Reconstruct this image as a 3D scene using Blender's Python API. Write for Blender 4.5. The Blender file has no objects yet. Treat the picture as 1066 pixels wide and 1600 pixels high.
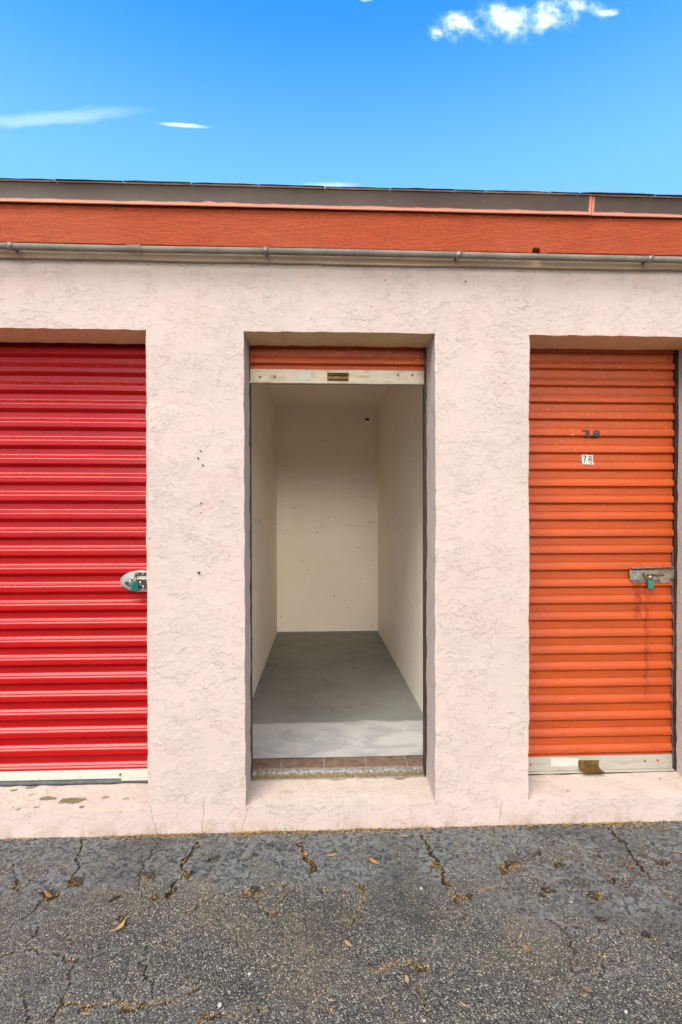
import bpy, bmesh, math, random
import numpy as np
from mathutils import Vector, Matrix

random.seed(7)
C = bpy.context.scene.collection
S = bpy.context.scene

# ------------------------------------------------------------------ camera
F_PX, YAW, PITCH, ROLL, DIST, CAM_H, CY = 830.7601, .0431, .0109, .0019, 2.5602, 1.5, 23.6408

def cam_matrix():
    c, s = math.cos(YAW), math.sin(YAW); A = np.array([[c, -s, 0], [s, c, 0], [0, 0, 1]])
    c, s = math.cos(PITCH), math.sin(PITCH); B = np.array([[1, 0, 0], [0, c, -s], [0, s, c]])
    c, s = math.cos(ROLL), math.sin(ROLL); D = np.array([[c, 0, -s], [0, 1, 0], [s, 0, c]])
    return D @ B @ A
CM = cam_matrix()
cam = bpy.data.cameras.new('camera')
co = bpy.data.objects.new('camera', cam); C.objects.link(co)
co.matrix_world = Matrix(((CM[0][0], CM[2][0], -CM[1][0], 0), (CM[0][1], CM[2][1], -CM[1][1], -DIST),
                          (CM[0][2], CM[2][2], -CM[1][2], CAM_H), (0, 0, 0, 1)))
cam.sensor_fit = 'VERTICAL'; cam.sensor_height = 36; cam.sensor_width = 24
cam.lens = F_PX / 1600 * 36
cam.shift_y = CY / 1600
cam.clip_start = .05; cam.clip_end = 1000
S.camera = co

def ray(px, py):
    v = np.array([(px - 533) / F_PX, 1, -(py - 800 - CY) / F_PX]); return CM.T @ v
def W(px, py, y):                       # survey helper: photo point -> point on the plane y = const
    d = ray(px, py); t = (y + DIST) / d[1]; return np.array([0, -DIST, CAM_H]) + t * d
def G(px, py, z=0.0):                   # photo point -> point on the plane z = const
    d = ray(px, py); t = (z - CAM_H) / d[2]; return np.array([0, -DIST, CAM_H]) + t * d

# ------------------------------------------------------------------ light
SUN_ELEV, SUN_AZ = math.radians(48), math.radians(212)     # azimuth clockwise from +y: in front of the wall, off to the left
S.view_settings.view_transform = 'Standard'
S.view_settings.look = 'None'
S.view_settings.exposure = 1.35
S.view_settings.gamma = 1.0
S.cycles.max_bounces = 14
S.cycles.diffuse_bounces = 10
S.cycles.glossy_bounces = 6
S.cycles.use_denoising = True

class NT:
    """small helper round a node tree"""
    def __init__(self, tree): self.t = tree; self.n = tree.nodes; self.l = tree.links
    def node(self, typ, **kw):
        n = self.n.new(typ)
        for k, v in kw.items(): setattr(n, k, v)
        return n
    def set(self, sock, v):
        if hasattr(v, 'is_output') or isinstance(v, bpy.types.NodeSocket): self.l.new(v, sock)
        elif isinstance(v, (tuple, list)) and len(v) == 3 and sock.type == 'RGBA': sock.default_value = (*v, 1)
        else: sock.default_value = v
    def math(self, op, a, b=None, c=None, clamp=False):
        n = self.node('ShaderNodeMath', operation=op, use_clamp=clamp)
        self.set(n.inputs[0], a)
        if b is not None: self.set(n.inputs[1], b)
        if c is not None: self.set(n.inputs[2], c)
        return n.outputs[0]
    def vmath(self, op, a, b=None):
        n = self.node('ShaderNodeVectorMath', operation=op)
        self.set(n.inputs[0], a)
        if b is not None: self.set(n.inputs[1], b)
        return n.outputs['Vector'] if op not in ('LENGTH', 'DOT_PRODUCT', 'DISTANCE') else n.outputs['Value']
    def smooth(self, v, a, b, lo=0.0, hi=1.0):
        n = self.node('ShaderNodeMapRange', interpolation_type='SMOOTHSTEP')
        self.set(n.inputs[0], v); self.set(n.inputs[1], a); self.set(n.inputs[2], b)
        self.set(n.inputs[3], lo); self.set(n.inputs[4], hi)
        return n.outputs[0]
    def noise(self, vec, scale, detail=3.0, rough=.5, dist=0.0, color=False):
        n = self.node('ShaderNodeTexNoise')
        self.set(n.inputs['Vector'], vec); n.inputs['Scale'].default_value = scale
        n.inputs['Detail'].default_value = detail; n.inputs['Roughness'].default_value = rough
        n.inputs['Distortion'].default_value = dist
        return n.outputs['Color'] if color else n.outputs[0]
    def voronoi(self, vec, scale, feature='F1', rnd=1.0, dim='3D'):
        n = self.node('ShaderNodeTexVoronoi', feature=feature, voronoi_dimensions=dim)
        self.set(n.inputs['Vector'], vec); n.inputs['Scale'].default_value = scale
        n.inputs['Randomness'].default_value = rnd
        return n
    def mix(self, f, a, b, mode='MIX'):
        n = self.node('ShaderNodeMix', data_type='RGBA', blend_type=mode)
        self.set(n.inputs[0], f); self.set(n.inputs[6], a); self.set(n.inputs[7], b)
        return n.outputs[2]
    def scale(self, vec, s):
        return self.vmath('MULTIPLY', vec, s)
    def add(self, vec, o):
        return self.vmath('ADD', vec, o)
    def sep(self, v):
        n = self.node('ShaderNodeSeparateXYZ'); self.set(n.inputs[0], v); return n.outputs
    def comb(self, x, y, z):
        n = self.node('ShaderNodeCombineXYZ')
        for i, k in enumerate((x, y, z)): self.set(n.inputs[i], k)
        return n.outputs[0]
    def attr(self, name):
        return self.node('ShaderNodeAttribute', attribute_name=name).outputs['Fac']
    def pos(self):
        return self.node('ShaderNodeNewGeometry').outputs['Position']
    def normal(self):
        return self.node('ShaderNodeNewGeometry').outputs['Normal']

world = bpy.data.worlds.new('World'); S.world = world; world.use_nodes = True
w = NT(world.node_tree); w.n.clear()
sky = w.node('ShaderNodeTexSky', sky_type='NISHITA', sun_disc=False)
sky.sun_elevation = SUN_ELEV; sky.sun_rotation = SUN_AZ
sky.air_density = 1.0; sky.dust_density = .35; sky.ozone_density = 2.0
hs = w.node('ShaderNodeHueSaturation'); hs.inputs['Hue'].default_value = .5
hs.inputs['Saturation'].default_value = 1.35; hs.inputs['Value'].default_value = 1.0
w.l.new(sky.outputs[0], hs.inputs['Color'])
skyc = w.mix(1.0, hs.outputs[0], (.90, 1.98, 2.45), 'MULTIPLY')
d = w.node('ShaderNodeTexCoord').outputs['Generated']
dx, dy, dz = w.sep(d)
skyc = w.mix(w.smooth(dz, .74, .44, 0.0, .85), skyc, (1.6, 3.8, 7.0))      # paler towards the horizon
# clouds ahead (over the roof): local tangent coordinates of the sky direction
ydiv = w.math('MAXIMUM', dy, .05)
u, v = w.math('DIVIDE', dx, ydiv), w.math('DIVIDE', dz, ydiv)
front = w.smooth(dy, .05, .15)
uv = w.comb(u, v, 0.0)
def blob(uu, vv, cu, cv, ru, rv):
    a = w.math('DIVIDE', w.math('SUBTRACT', uu, cu), ru); b = w.math('DIVIDE', w.math('SUBTRACT', vv, cv), rv)
    return w.math('SUBTRACT', 1.0, w.math('SQRT', w.math('ADD', w.math('MULTIPLY', a, a), w.math('MULTIPLY', b, b))))
def cumulus():
    warp = w.noise(w.scale(uv, (1, 1.2, 1)), 9.0, 4, .6, 0, True)
    uw = w.add(uv, w.scale(w.add(warp, (-.5, -.5, -.5)), (.10, .10, 0)))
    us, vs, _ = w.sep(uw)
    m = None
    for (cu, cv, ru, rv) in CUMULUS:
        b = blob(us, vs, cu, cv, ru, rv); m = b if m is None else w.math('MAXIMUM', m, b)
    n1 = w.noise(w.add(uv, (.31, .17, 0)), 24.0, 8, .68)
    return w.math('ADD', m, w.math('MULTIPLY', w.math('SUBTRACT', n1, .5), 2.3)), n1
def ruv(px, py):
    q = ray(px, py); return q[0] / q[1], q[2] / q[1]
CUMULUS = []
for (px, py, rx, ry) in ((795, 28, 62, 34), (850, 30, 60, 24), (725, 42, 50, 22), (905, 14, 52, 24), (680, 50, 26, 12), (948, 22, 34, 10), (565, -2, 20, 8)):
    a, b = ruv(px, py); a2, b2 = ruv(px + rx, py - ry); CUMULUS.append((a, b, abs(a2 - a), abs(b2 - b)))
cm, cn = cumulus()
cmask = w.math('MULTIPLY', w.smooth(cm, -.05, 1.55), front)
cshade = w.mix(w.smooth(cm, .25, .95), (.62, .80, 1.0), (1.02, 1.02, 1.0))
skyc_b = w.mix(w.math('MULTIPLY', cmask, .93), skyc, w.mix(1.0, cshade, (10.5, 10.5, 10.5), 'MULTIPLY'))
# thin streaks on the left
streaks = None
for (x0, y0, x1, y1, th, op) in ((-120, 196, 265, 170, 15, .19), (238, 190.5, 336, 199, 4.6, .55), (450, 289, 580, 290, 9, .28), (-40, 283, 30, 283, 6, .3)):
    a, b = ruv((x0 + x1) / 2, (y0 + y1) / 2); a2, b2 = ruv(x1, y1); ang = math.atan2(b2 - b, a2 - a)
    L = math.hypot(a2 - a, b2 - b); T = abs(ruv(x0, y0)[1] - ruv(x0, y0 + th)[1])
    us = w.math('SUBTRACT', u, a); vs = w.math('SUBTRACT', v, b)
    ur = w.math('ADD', w.math('MULTIPLY', us, math.cos(ang)), w.math('MULTIPLY', vs, math.sin(ang)))
    vr = w.math('SUBTRACT', w.math('MULTIPLY', vs, math.cos(ang)), w.math('MULTIPLY', us, math.sin(ang)))
    wob = w.math('MULTIPLY', w.math('SUBTRACT', w.noise(w.comb(ur, w.math('MULTIPLY', vr, 3.0), 3.3), 11.0, 4, .6), .5), T * 1.6)
    g = blob(ur, w.math('ADD', vr, wob), 0.0, 0.0, L, T)
    m = w.math('MULTIPLY', w.smooth(g, 0.0, .85), op)
    streaks = m if streaks is None else w.math('MAXIMUM', streaks, m)
streaks = w.math('MULTIPLY', streaks, front)
skyc_c = w.mix(streaks, skyc_b, (9.0, 9.6, 10.0))
# unseen bright cloud added behind the camera, with a low patch to light the room
nb = w.noise(w.scale(d, (1, 1, 1.6)), 2.2, 5, .55)
back = w.math('MULTIPLY', w.smooth(w.math('MULTIPLY', dy, -1.0), -.05, .45), w.smooth(nb, .30, .58))
back = w.math('MULTIPLY', back, w.smooth(dz, -.02, .1))
skyc_d = w.mix(w.math('MULTIPLY', back, .9), skyc_c, 
              w.mix(w.math('MULTIPLY', w.smooth(w.math('ABSOLUTE', dx), .30, .16), w.smooth(dz, .34, .16)),
                    w.mix(w.smooth(dz, .55, .8), (10.0, 9.2, 8.2), (21.0, 19.0, 16.5)), (132.0, 115.0, 96.0)))
bg = w.node('ShaderNodeBackground'); w.l.new(skyc_d, bg.inputs[0]); bg.inputs[1].default_value = .075
out = w.node('ShaderNodeOutputWorld'); w.l.new(bg.outputs[0], out.inputs[0])

sl = bpy.data.lights.new('sun', 'SUN'); sl.energy = 1.5; sl.angle = math.radians(34); sl.color = (1.0, .91, .79)
so = bpy.data.objects.new('sun', sl); C.objects.link(so)
sdir = Vector((math.sin(SUN_AZ) * math.cos(SUN_ELEV), math.cos(SUN_AZ) * math.cos(SUN_ELEV), math.sin(SUN_ELEV)))
so.rotation_euler = sdir.to_track_quat('Z', 'Y').to_euler()
so.location = sdir * 30

# ------------------------------------------------------------------ materials
def material(name, color=(.5, .5, .5), rough=.6, metal=0.0, spec=.5):
    m = bpy.data.materials.new(name); m.use_nodes = True
    n = NT(m.node_tree); b = m.node_tree.nodes['Principled BSDF']
    b.inputs['Base Color'].default_value = (*color, 1); b.inputs['Roughness'].default_value = rough
    b.inputs['Metallic'].default_value = metal; b.inputs['Specular IOR Level'].default_value = spec
    return m, n, b
def bump(n, b, height, dist, strength=1.0, prev=None):
    k = n.node('ShaderNodeBump'); k.inputs['Distance'].default_value = dist; k.inputs['Strength'].default_value = strength
    n.l.new(height, k.inputs['Height'])
    if prev is not None: n.l.new(prev, k.inputs['Normal'])
    n.l.new(k.outputs[0], b.inputs['Normal']); return k.outputs[0]

def wxz(px, py): q = W(px, py, 0.0); return (q[0], q[2])
STUCCO_CRACKS = [(wxz(234, 1256), wxz(244, 1302)), (wxz(388, 1262), wxz(377, 1302)), (wxz(319, 1246), wxz(316, 1300)), (wxz(786, 1250), wxz(780, 1288)), (wxz(900, 1150), wxz(700, 1151))][:4]
LICH, CHIP, RUSTM = (.115, .105, .045), (.035, .028, .022), (.17, .085, .05)
LEDGE_MARKS = [(G(px, py, .138), rx, ry, tint, op) for px, py, rx, ry, tint, op in (
    (112, 1250, .070, .028, LICH, .9), (75, 1248, .050, .018, LICH, .85), (50, 1234, .034, .016, LICH, .75), (22, 1238, .022, .012, LICH, .8), (164, 1246, .022, .016, LICH, .6), (197, 1248, .020, .010, LICH, .5), (57, 1259, .016, .008, LICH, .7),
    (128, 1258, .016, .010, CHIP, .8), (214, 1228, .016, .007, CHIP, .8), (30, 1262, .012, .008, CHIP, .6),
    (623, 1219, .040, .022, RUSTM, .8), (530, 1221, .060, .020, (.20, .17, .08), .75), (457, 1256, .030, .008, CHIP, .8), (480, 1256, .016, .008, CHIP, .9), (497, 1256, .012, .008, CHIP, .8), (598, 1256, .012, .007, CHIP, .7), (580, 1257, .012, .007, RUSTM, .6), (450, 1238, .05, .02, (.28, .22, .15), .4),
    (935, 1206, .05, .02, (.40, .25, .17), .5), (888, 1234, .012, .008, RUSTM, .6), (1032, 1219, .010, .008, CHIP, .5))]
def m_stucco():
    m, n, b = material('pink_stucco', rough=.85, spec=.25)
    p = n.pos()
    px, py, pz = n.sep(p)
    warp = n.scale(n.add(n.noise(p, 14, 3, .6, 0, True), (-.5, -.5, -.5)), (.05, .05, .05))
    q = n.add(p, warp)
    h = None; line = None; qa = n.scale(q, (1.0, 1.0, 1.55))
    for (sc, lo, w1, off, amp, thr) in ((11.0, .50, .0055, (0, 0, 0), .9, .42), (17.0, .54, .008, (5, 1, 3), .9, .44), (19.0, .45, .008, (15, 3, 6), .9, .44), (30.0, .50, .012, (9, 4, 7), .8, .46)):
        f = n.noise(n.add(qa, off), sc, 4.0, .6, .2)
        mk = n.smooth(n.noise(n.add(p, (off[1] + 2, off[0], 1)), sc * .42, 3, .6), thr + .06, thr + .13)
        step = n.math('MULTIPLY', n.smooth(f, lo - w1, lo + w1), mk)
        step = n.math('MULTIPLY', step, amp)
        ln = n.math('MULTIPLY', n.smooth(n.math('ABSOLUTE', n.math('SUBTRACT', f, lo - w1 * .6)), 0.0, w1 * .75, 1.0, 0.0), mk)
        ln = n.math('MULTIPLY', ln, amp)
        h = step if h is None else n.math('ADD', h, step)
        line = ln if line is None else n.math('MAXIMUM', line, ln)
    fine = n.math('ADD', n.noise(p, 160, 3, .6), n.math('MULTIPLY', n.noise(p, 22, 4, .6), 3.0))
    hh = n.math('ADD', h, n.math('MULTIPLY', fine, .12))
    tone = n.noise(p, 1.7, 5, .6)
    col = n.mix(n.smooth(tone, .3, .7), (.440, .366, .330), (.475, .392, .354))
    pinkish = n.smooth(n.noise(n.add(p, (3, 3, 3)), 3.1, 4, .6), .52, .72)
    col = n.mix(n.math('MULTIPLY', pinkish, .35), col, (.47, .345, .315))
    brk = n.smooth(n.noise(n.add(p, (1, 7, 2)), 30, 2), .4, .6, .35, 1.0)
    col = n.mix(n.math('MULTIPLY', n.math('MULTIPLY', line, brk), .45), col, (.25, .18, .145))  # trowel-ridge shade painted in as dark lines; bump alone casts none
    # grime: splash zone at the foot, dust and lichen on the ledges, drips under the eave
    nz = n.sep(n.normal())[2]
    foot = n.math('MULTIPLY', n.smooth(pz, .10, 0.0), n.smooth(n.noise(n.scale(p, (1, 1, .5)), 9, 5, .65), .42, .62))
    col = n.mix(n.math('MULTIPLY', foot, .55), col, (.30, .235, .165))
    under = n.math('MULTIPLY', n.smooth(nz, -.5, -.8), n.smooth(pz, 2.3, 2.38))      # warm bounced light painted into the lintel soffits as tan
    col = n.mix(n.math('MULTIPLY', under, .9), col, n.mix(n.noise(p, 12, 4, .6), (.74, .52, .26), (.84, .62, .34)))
    ledge = n.math('MULTIPLY', n.smooth(nz, .6, .9), n.smooth(pz, .3, .2))
    col = n.mix(n.math('MULTIPLY', ledge, .5), col, (.46, .385, .31))
    lich = n.math('MULTIPLY', ledge, n.smooth(n.noise(n.scale(p, (1, 1.6, 1)), 17, 4, .6), .62, .67))
    leftd = n.smooth(px, -.72, -.9, .0, 1.0)
    col = n.mix(n.math('MULTIPLY', n.math('MULTIPLY', lich, leftd), .8), col, (.25, .22, .12))
    col = n.mix(n.math('MULTIPLY', ledge, n.smooth(n.noise(p, 60, 3, .6), .62, .72, 0.0, .6)), col, (.30, .24, .17))
    drip = n.math('MULTIPLY', n.smooth(pz, 2.42, 2.75), n.smooth(n.noise(n.scale(p, (16, 1, 1.8)), 2.0, 4, .6), .5, .75))
    col = n.mix(n.math('MULTIPLY', drip, .30), col, (.55, .36, .24))
    # hairline cracks at the foot, lichen and chips on the ledges, where they really are
    for (a_, c_) in STUCCO_CRACKS:
        wob = n.math('MULTIPLY', n.math('SUBTRACT', n.noise(n.comb(0.0, a_[0] * 9, pz), 16, 3, .6), .5), .03)
        t_ = n.math('DIVIDE', n.math('SUBTRACT', pz, c_[1]), a_[1] - c_[1])
        cx_ = n.math('ADD', n.math('ADD', c_[0], n.math('MULTIPLY', t_, a_[0] - c_[0])), wob)
        ck = n.math('MULTIPLY', n.smooth(n.math('ABSOLUTE', n.math('SUBTRACT', px, cx_)), .0012, .0034, 1.0, 0.0), n.math('MULTIPLY', n.smooth(t_, -.05, .05), n.smooth(t_, 1.05, .9)))
        col = n.mix(n.math('MULTIPLY', ck, n.smooth(py, .03, .02, 0.0, .42)), col, (.20, .14, .11))
        hh = n.math('SUBTRACT', hh, n.math('MULTIPLY', ck, .7))
    edge = n.math('MULTIPLY', n.math('SUBTRACT', n.noise(p, 38, 4, .65), .5), 1.5)
    for (c_, rx, ry, tint, op) in LEDGE_MARKS:
        ex = n.math('DIVIDE', n.math('SUBTRACT', px, c_[0]), rx); ey = n.math('DIVIDE', n.math('SUBTRACT', py, c_[1]), ry)
        dd = n.math('ADD', n.math('SQRT', n.math('ADD', n.math('MULTIPLY', ex, ex), n.math('MULTIPLY', ey, ey))), edge)
        mk = n.math('MULTIPLY', n.smooth(dd, .95, .75), n.math('MULTIPLY', n.smooth(pz, .3, .2), n.smooth(nz, .25, .5)))
        col = n.mix(n.math('MULTIPLY', mk, op), col, tint)
    streak = n.math('MULTIPLY', n.smooth(n.noise(n.scale(p, (9, 1, .55)), 2.4, 5, .65), .54, .74), n.smooth(pz, 1.3, 2.7, .05, .9))
    col = n.mix(n.math('MULTIPLY', streak, .22), col, (.40, .27, .18))
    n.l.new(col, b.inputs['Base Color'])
    bump(n, b, hh, .0017, .8)
    return m

def m_asphalt():
    m, n, b = material('asphalt', rough=.85, spec=.3)
    p = n.pos()
    crack, hole, seal, rim, dark = n.attr('crack'), n.attr('hole'), n.attr('seal'), n.attr('rim'), n.attr('stain')
    v1 = n.voronoi(p, 190); v2 = n.voronoi(n.add(p, (3, 2, 1)), 270)
    r1 = n.sep(v1.outputs['Color'])[0]; r2 = n.sep(v2.outputs['Color'])[1]
    base = n.mix(n.smooth(n.noise(p, 5, 5, .6), .35, .65), (.066, .065, .058), (.104, .101, .090))
    base = n.mix(n.smooth(r2, .08, .42), (.016, .016, .015), base)
    base = n.mix(n.smooth(r2, .58, .95), base, (.245, .232, .19))
    base = n.mix(n.smooth(r1, .84, .96), base, (.40, .37, .28))
    base = n.mix(n.math('MULTIPLY', n.smooth(v1.outputs['Distance'], .35, .6), .5), base, (.03, .029, .027))
    brown = n.smooth(n.noise(n.add(p, (9, 9, 0)), 2.3, 5, .65), .48, .70)
    base = n.mix(n.math('MULTIPLY', brown, .24), base, (.18, .14, .07))
    yel = n.math('MULTIPLY', n.smooth(n.noise(n.add(p, (4, 1, 0)), 190, 2), .60, .66), n.smooth(n.noise(n.add(p, (7, 7, 0)), 6, 5, .65), .45, .65))
    base = n.mix(n.math('MULTIPLY', yel, .65), base, (.40, .28, .09))
    # old sealer: smoother, bluer, curled
    cur = n.noise(n.add(p, n.scale(n.noise(p, 30, 2, .5, 0, True), (.06, .06, 0))), 48, 6, .66, .5)
    sc = n.mix(n.smooth(cur, .40, .56), (.030, .031, .030), (.152, .157, .154))
    sc = n.mix(n.smooth(n.noise(p, 240, 2), .6, .75), sc, (.20, .19, .165))
    col = n.mix(n.math('MULTIPLY', seal, n.smooth(n.noise(n.add(p, (2, 5, 0)), 7, 5, .65), .30, .55)), base, sc)
    col = n.mix(n.math('MULTIPLY', rim, .55), col, (.20, .20, .19))
    moss = n.mix(n.smooth(n.noise(p, 160, 2), .4, .6), (.05, .04, .02), (.36, .25, .085))
    col = n.mix(hole, col, moss)
    col = n.mix(crack, col, (.015, .014, .012))
    col = n.mix(n.math('MULTIPLY', dark, .62), col, (.028, .028, .026))
    n.l.new(col, b.inputs['Base Color'])
    h = n.math('ADD', n.math('MULTIPLY', v1.outputs['Distance'], -.9), n.math('MULTIPLY', n.noise(p, 300, 2), .5))
    h = n.math('MULTIPLY', h, n.math('SUBTRACT', 1.0, n.math('MULTIPLY', seal, .6)))
    h = n.math('ADD', h, n.math('MULTIPLY', n.math('MULTIPLY', cur, seal), 1.2))
    h = n.math('SUBTRACT', h, n.math('MULTIPLY', crack, 2.5))
    bump(n, b, h, .006, 1.0)
    return m

def m_door(name, c, dust_col, dust, rough, stain=False, wear=False):
    m, n, b = material(name, c, rough)
    p = n.pos(); nz = n.sep(n.normal())[2]; px, py, pz = n.sep(p)
    fade = n.noise(n.scale(p, (1.0, 1, 5)), 3.0, 4, .6)
    col = n.mix(n.smooth(fade, .3, .7), tuple(k * .90 for k in c), tuple(min(1, k * 1.06) for k in c))
    up = n.smooth(nz, .15, .75)
    sp = n.smooth(n.noise(n.scale(p, (.35, 1, 1)), 130, 4, .7), .42, .66)
    high = n.smooth(pz, 1.7, 2.25, .35, 1.0)
    col = n.mix(n.math('MULTIPLY', n.math('MULTIPLY', up, sp), n.math('MULTIPLY', high, dust)), col, dust_col)
    r = n.math('ADD', rough, n.math('MULTIPLY', n.noise(p, 40, 4, .6), .14))
    if stain:
        def run(cx, z1, z0, wd, sd):
            wob = n.math('MULTIPLY', n.math('SUBTRACT', n.noise(n.comb(sd, 0.0, n.math('MULTIPLY', pz, 1.0)), 22, 3, .6), .5), .055)
            dxx = n.math('ABSOLUTE', n.math('SUBTRACT', n.math('ADD', px, wob), cx))
            wn = n.math('MULTIPLY', n.smooth(n.noise(n.comb(sd + 5, 0.0, pz), 17, 2), .35, .65, .15, 1.0), wd)
            return n.math('MULTIPLY', n.smooth(n.math('SUBTRACT', dxx, wn), -.004, .009, 1.0, 0.0), n.math('MULTIPLY', n.smooth(pz, z0, z0 + .04), n.smooth(pz, z1 + .02, z1)))
        s = n.math('MAXIMUM', run(STX[0], 1.24, .96, .027, 1.0), run(STX[1], 1.12, .52, .011, 4.0))
        col = n.mix(n.math('MULTIPLY', s, n.smooth(n.noise(p, 30, 3, .6), .3, .65, .35, .85)), col, (.19, .017, .004))
        spots = n.smooth(n.voronoi(n.comb(px, pz, 0.0), 17, dim='2D').outputs['Distance'], .055, .03)
        spots = n.math('MULTIPLY', spots, n.smooth(n.noise(n.add(p, (1, 2, 3)), 6, 3, .6), .45, .6))
        col = n.mix(n.math('MULTIPLY', spots, n.smooth(pz, 1.5, 2.2, .04, .75)), col, (.75, .55, .42))
    n.l.new(col, b.inputs['Base Color']); n.l.new(r, b.inputs['Roughness'])
    b.inputs['Specular IOR Level'].default_value = .40 if stain else .33
    bump(n, b, n.noise(p, 120 if stain else 60, 4, .7), .0022 if stain else .00012, .8)
    return m
STX = (W(998, 960, .21)[0], W(1012, 1040, .21)[0])

def m_noise(name, c1, c2, scale, rough, metal=0.0, bd=0.0, bs=60, lo=.35, hi=.65, stretch=(1, 1, 1), spec=.5):
    m, n, b = material(name, c1, rough, metal, spec)
    p = n.scale(n.pos(), stretch)
    col = n.mix(n.smooth(n.noise(p, scale, 5, .62), lo, hi), c1, c2)
    n.l.new(col, b.inputs['Base Color'])
    if bd: bump(n, b, n.noise(p, bs, 4, .6), bd)
    return m

def m_fascia():
    m, n, b = material('orange_fascia_paint', rough=.7, spec=.2)
    p = n.pos()
    g = n.noise(n.scale(p, (1, 1, 9)), 9, 6, .68, .8)
    g2 = n.noise(n.scale(n.add(p, n.scale(n.noise(p, 4, 2, .5, 0, True), (0, 0, .05))), (1.2, 1, 16)), 12, 5, .7)
    col = n.mix(n.smooth(g, .3, .7), (.27, .045, .013), (.36, .064, .021))
    col = n.mix(n.smooth(g2, .62, .74, 0.0, .4), col, (.20, .032, .012))
    fade = n.smooth(n.noise(p, 1.3, 4, .6), .4, .7)
    col = n.mix(n.math('MULTIPLY', fade, .25), col, (.38, .10, .045))
    sx, _, sz = n.sep(p)
    kn = n.smooth(n.voronoi(n.comb(sx, n.math('MULTIPLY', sz, 1.8), 0.0), 2.6, dim='2D').outputs['Distance'], .035, .015)
    col = n.mix(n.math('MULTIPLY', kn, .45), col, (.14, .03, .01))
    n.l.new(col, b.inputs['Base Color'])
    bump(n, b, n.math('ADD', g2, n.math('MULTIPLY', n.noise(n.scale(p, (1, 1, 1.6)), 55, 4, .65), .9)), .006, 1.0)
    return m

def m_drip():
    m, n, b = material('brown_painted_metal', rough=.55, spec=.2)
    p = n.pos(); px, py, pz = n.sep(p)
    wv = n.noise(n.comb(n.math('MULTIPLY', px, 1.0), 0.0, 0.0), 6.0, 4, .55)
    bump_up = n.smooth(n.noise(n.comb(px, 3.0, 0.0), 3.3, 1), .66, .74, 0.0, .022)
    lim = n.math('ADD', n.math('ADD', Z_DRIP0 + .008, n.math('MULTIPLY', wv, .020)), bump_up)
    over = n.smooth(n.math('SUBTRACT', pz, lim), .004, -.003)
    seam = n.smooth(n.math('ABSOLUTE', n.math('SUBTRACT', px, n.math('ADD', SEAM_X, n.math('MULTIPLY', n.math('SUBTRACT', n.noise(n.comb(0.0, 0.0, pz), 30, 2), .5), .012)))), .018, .009)
    over = n.math('MAXIMUM', over, seam)
    col = n.mix(n.smooth(n.noise(p, 3, 4, .6), .3, .7), (.044, .030, .023), (.062, .044, .034))
    sp = n.smooth(n.voronoi(p, 26).outputs['Distance'], .05, .03)
    col = n.mix(n.math('MULTIPLY', sp, .5), col, (.5, .35, .3))
    col = n.mix(over, col, (.45, .17, .11))
    n.l.new(col, b.inputs['Base Color'])
    return m
Z_DRIP0 = 2.949
SEAM_X = W(925, 322, -.075)[0]

MAT = {}
MAT['stucco'] = m_stucco()
MAT['asphalt'] = m_asphalt()
MAT['red'] = m_door('red_door_paint', (.33, .0035, .0045), (.34, .15, .12), .34, .16)
MAT['orange'] = m_door('orange_door_paint', (.375, .054, .004), (.36, .20, .14), .5, .38, stain=True)
MAT['fascia'] = m_fascia()
MAT['drip'] = m_drip()
MAT['lip'] = m_noise('tan_metal_lip', (0.4, 0.264, 0.176), (0.24, 0.136, 0.08), 9, .5)
MAT['shingle'] = m_noise('asphalt_shingle', (.028, .027, .026), (.075, .070, .066), 120, .95, 0, .002, 300)
MAT['trim'] = m_noise('tan_trim_paint', (0.418, 0.302, 0.194), (0.302, 0.18, 0.0936), 6, .7, 0, .002, 40, .45, .8, (1, 1, 4))
MAT['conduit'] = m_noise('grey_conduit_paint', (.145, .135, .11), (.20, .18, .15), 8, .85, spec=.15)
MAT['strap'] = m_noise('dull_zinc', (0.14, 0.133, 0.119), (0.224, 0.21, 0.189), 40, .5, .6)
MAT['room'] = None
MAT['bar_old'] = m_noise('weathered_bar_paint', (0.446, 0.396, 0.302), (0.302, 0.23, 0.13), 18, .5, .25, .001, 50, .45, .75, (.6, 1, 2))
MAT['bar_white'] = m_noise('ivory_bar_paint', (0.446, 0.454, 0.396), (0.36, 0.36, 0.302), 12, .4, 0, 0, 60, .5, .8)
MAT['bar_alu'] = m_noise('pale_aluminium_bar', (.40, .375, .32), (.29, .255, .20), 14, .45, .3, .0004, 70, .45, .8, (.4, 1, 2))
MAT['rubber'] = m_noise('black_rubber', (.028, .029, .034), (.06, .06, .066), 30, .6)
MAT['black'] = m_noise('dark_track_steel', (.022, .020, .018), (.05, .043, .036), 14, .55, .3)
MAT['brass'] = m_noise('worn_brass', (.20, .115, .030), (.075, .045, .018), 60, .5, .6)
MAT['rust'] = m_noise('rusty_bolt', (.16, .07, .03), (.28, .16, .08), 200, .7, .3)
MAT['zinc'] = m_noise('weathered_zinc', (0.345, 0.33, 0.285), (0.195, 0.173, 0.12), 45, .38, .75, .0005, 90)
MAT['darkzinc'] = m_noise('dark_steel_back_plate', (.10, .065, .05), (.19, .14, .11), 60, .5, .5)  # dark brown steel of the hasp's back plate
MAT['latchgrey'] = m_noise('grey_latch_casting', (0.34, 0.34, 0.32), (0.272, 0.272, 0.252), 30, .38, .35)
MAT['green'] = m_noise('green_lock_body', (0.007, 0.154, 0.0805), (0.0084, 0.189, 0.105), 90, .32, .35)
MAT['teal'] = m_noise('teal_lock_body', (0.00744, 0.167, 0.136), (0.00868, 0.205, 0.167), 90, .32, .35)
MAT['chrome'] = m_noise('polished_steel', (0.612, 0.595, 0.561), (0.51, 0.484, 0.442), 90, .2, 1.0)
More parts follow.
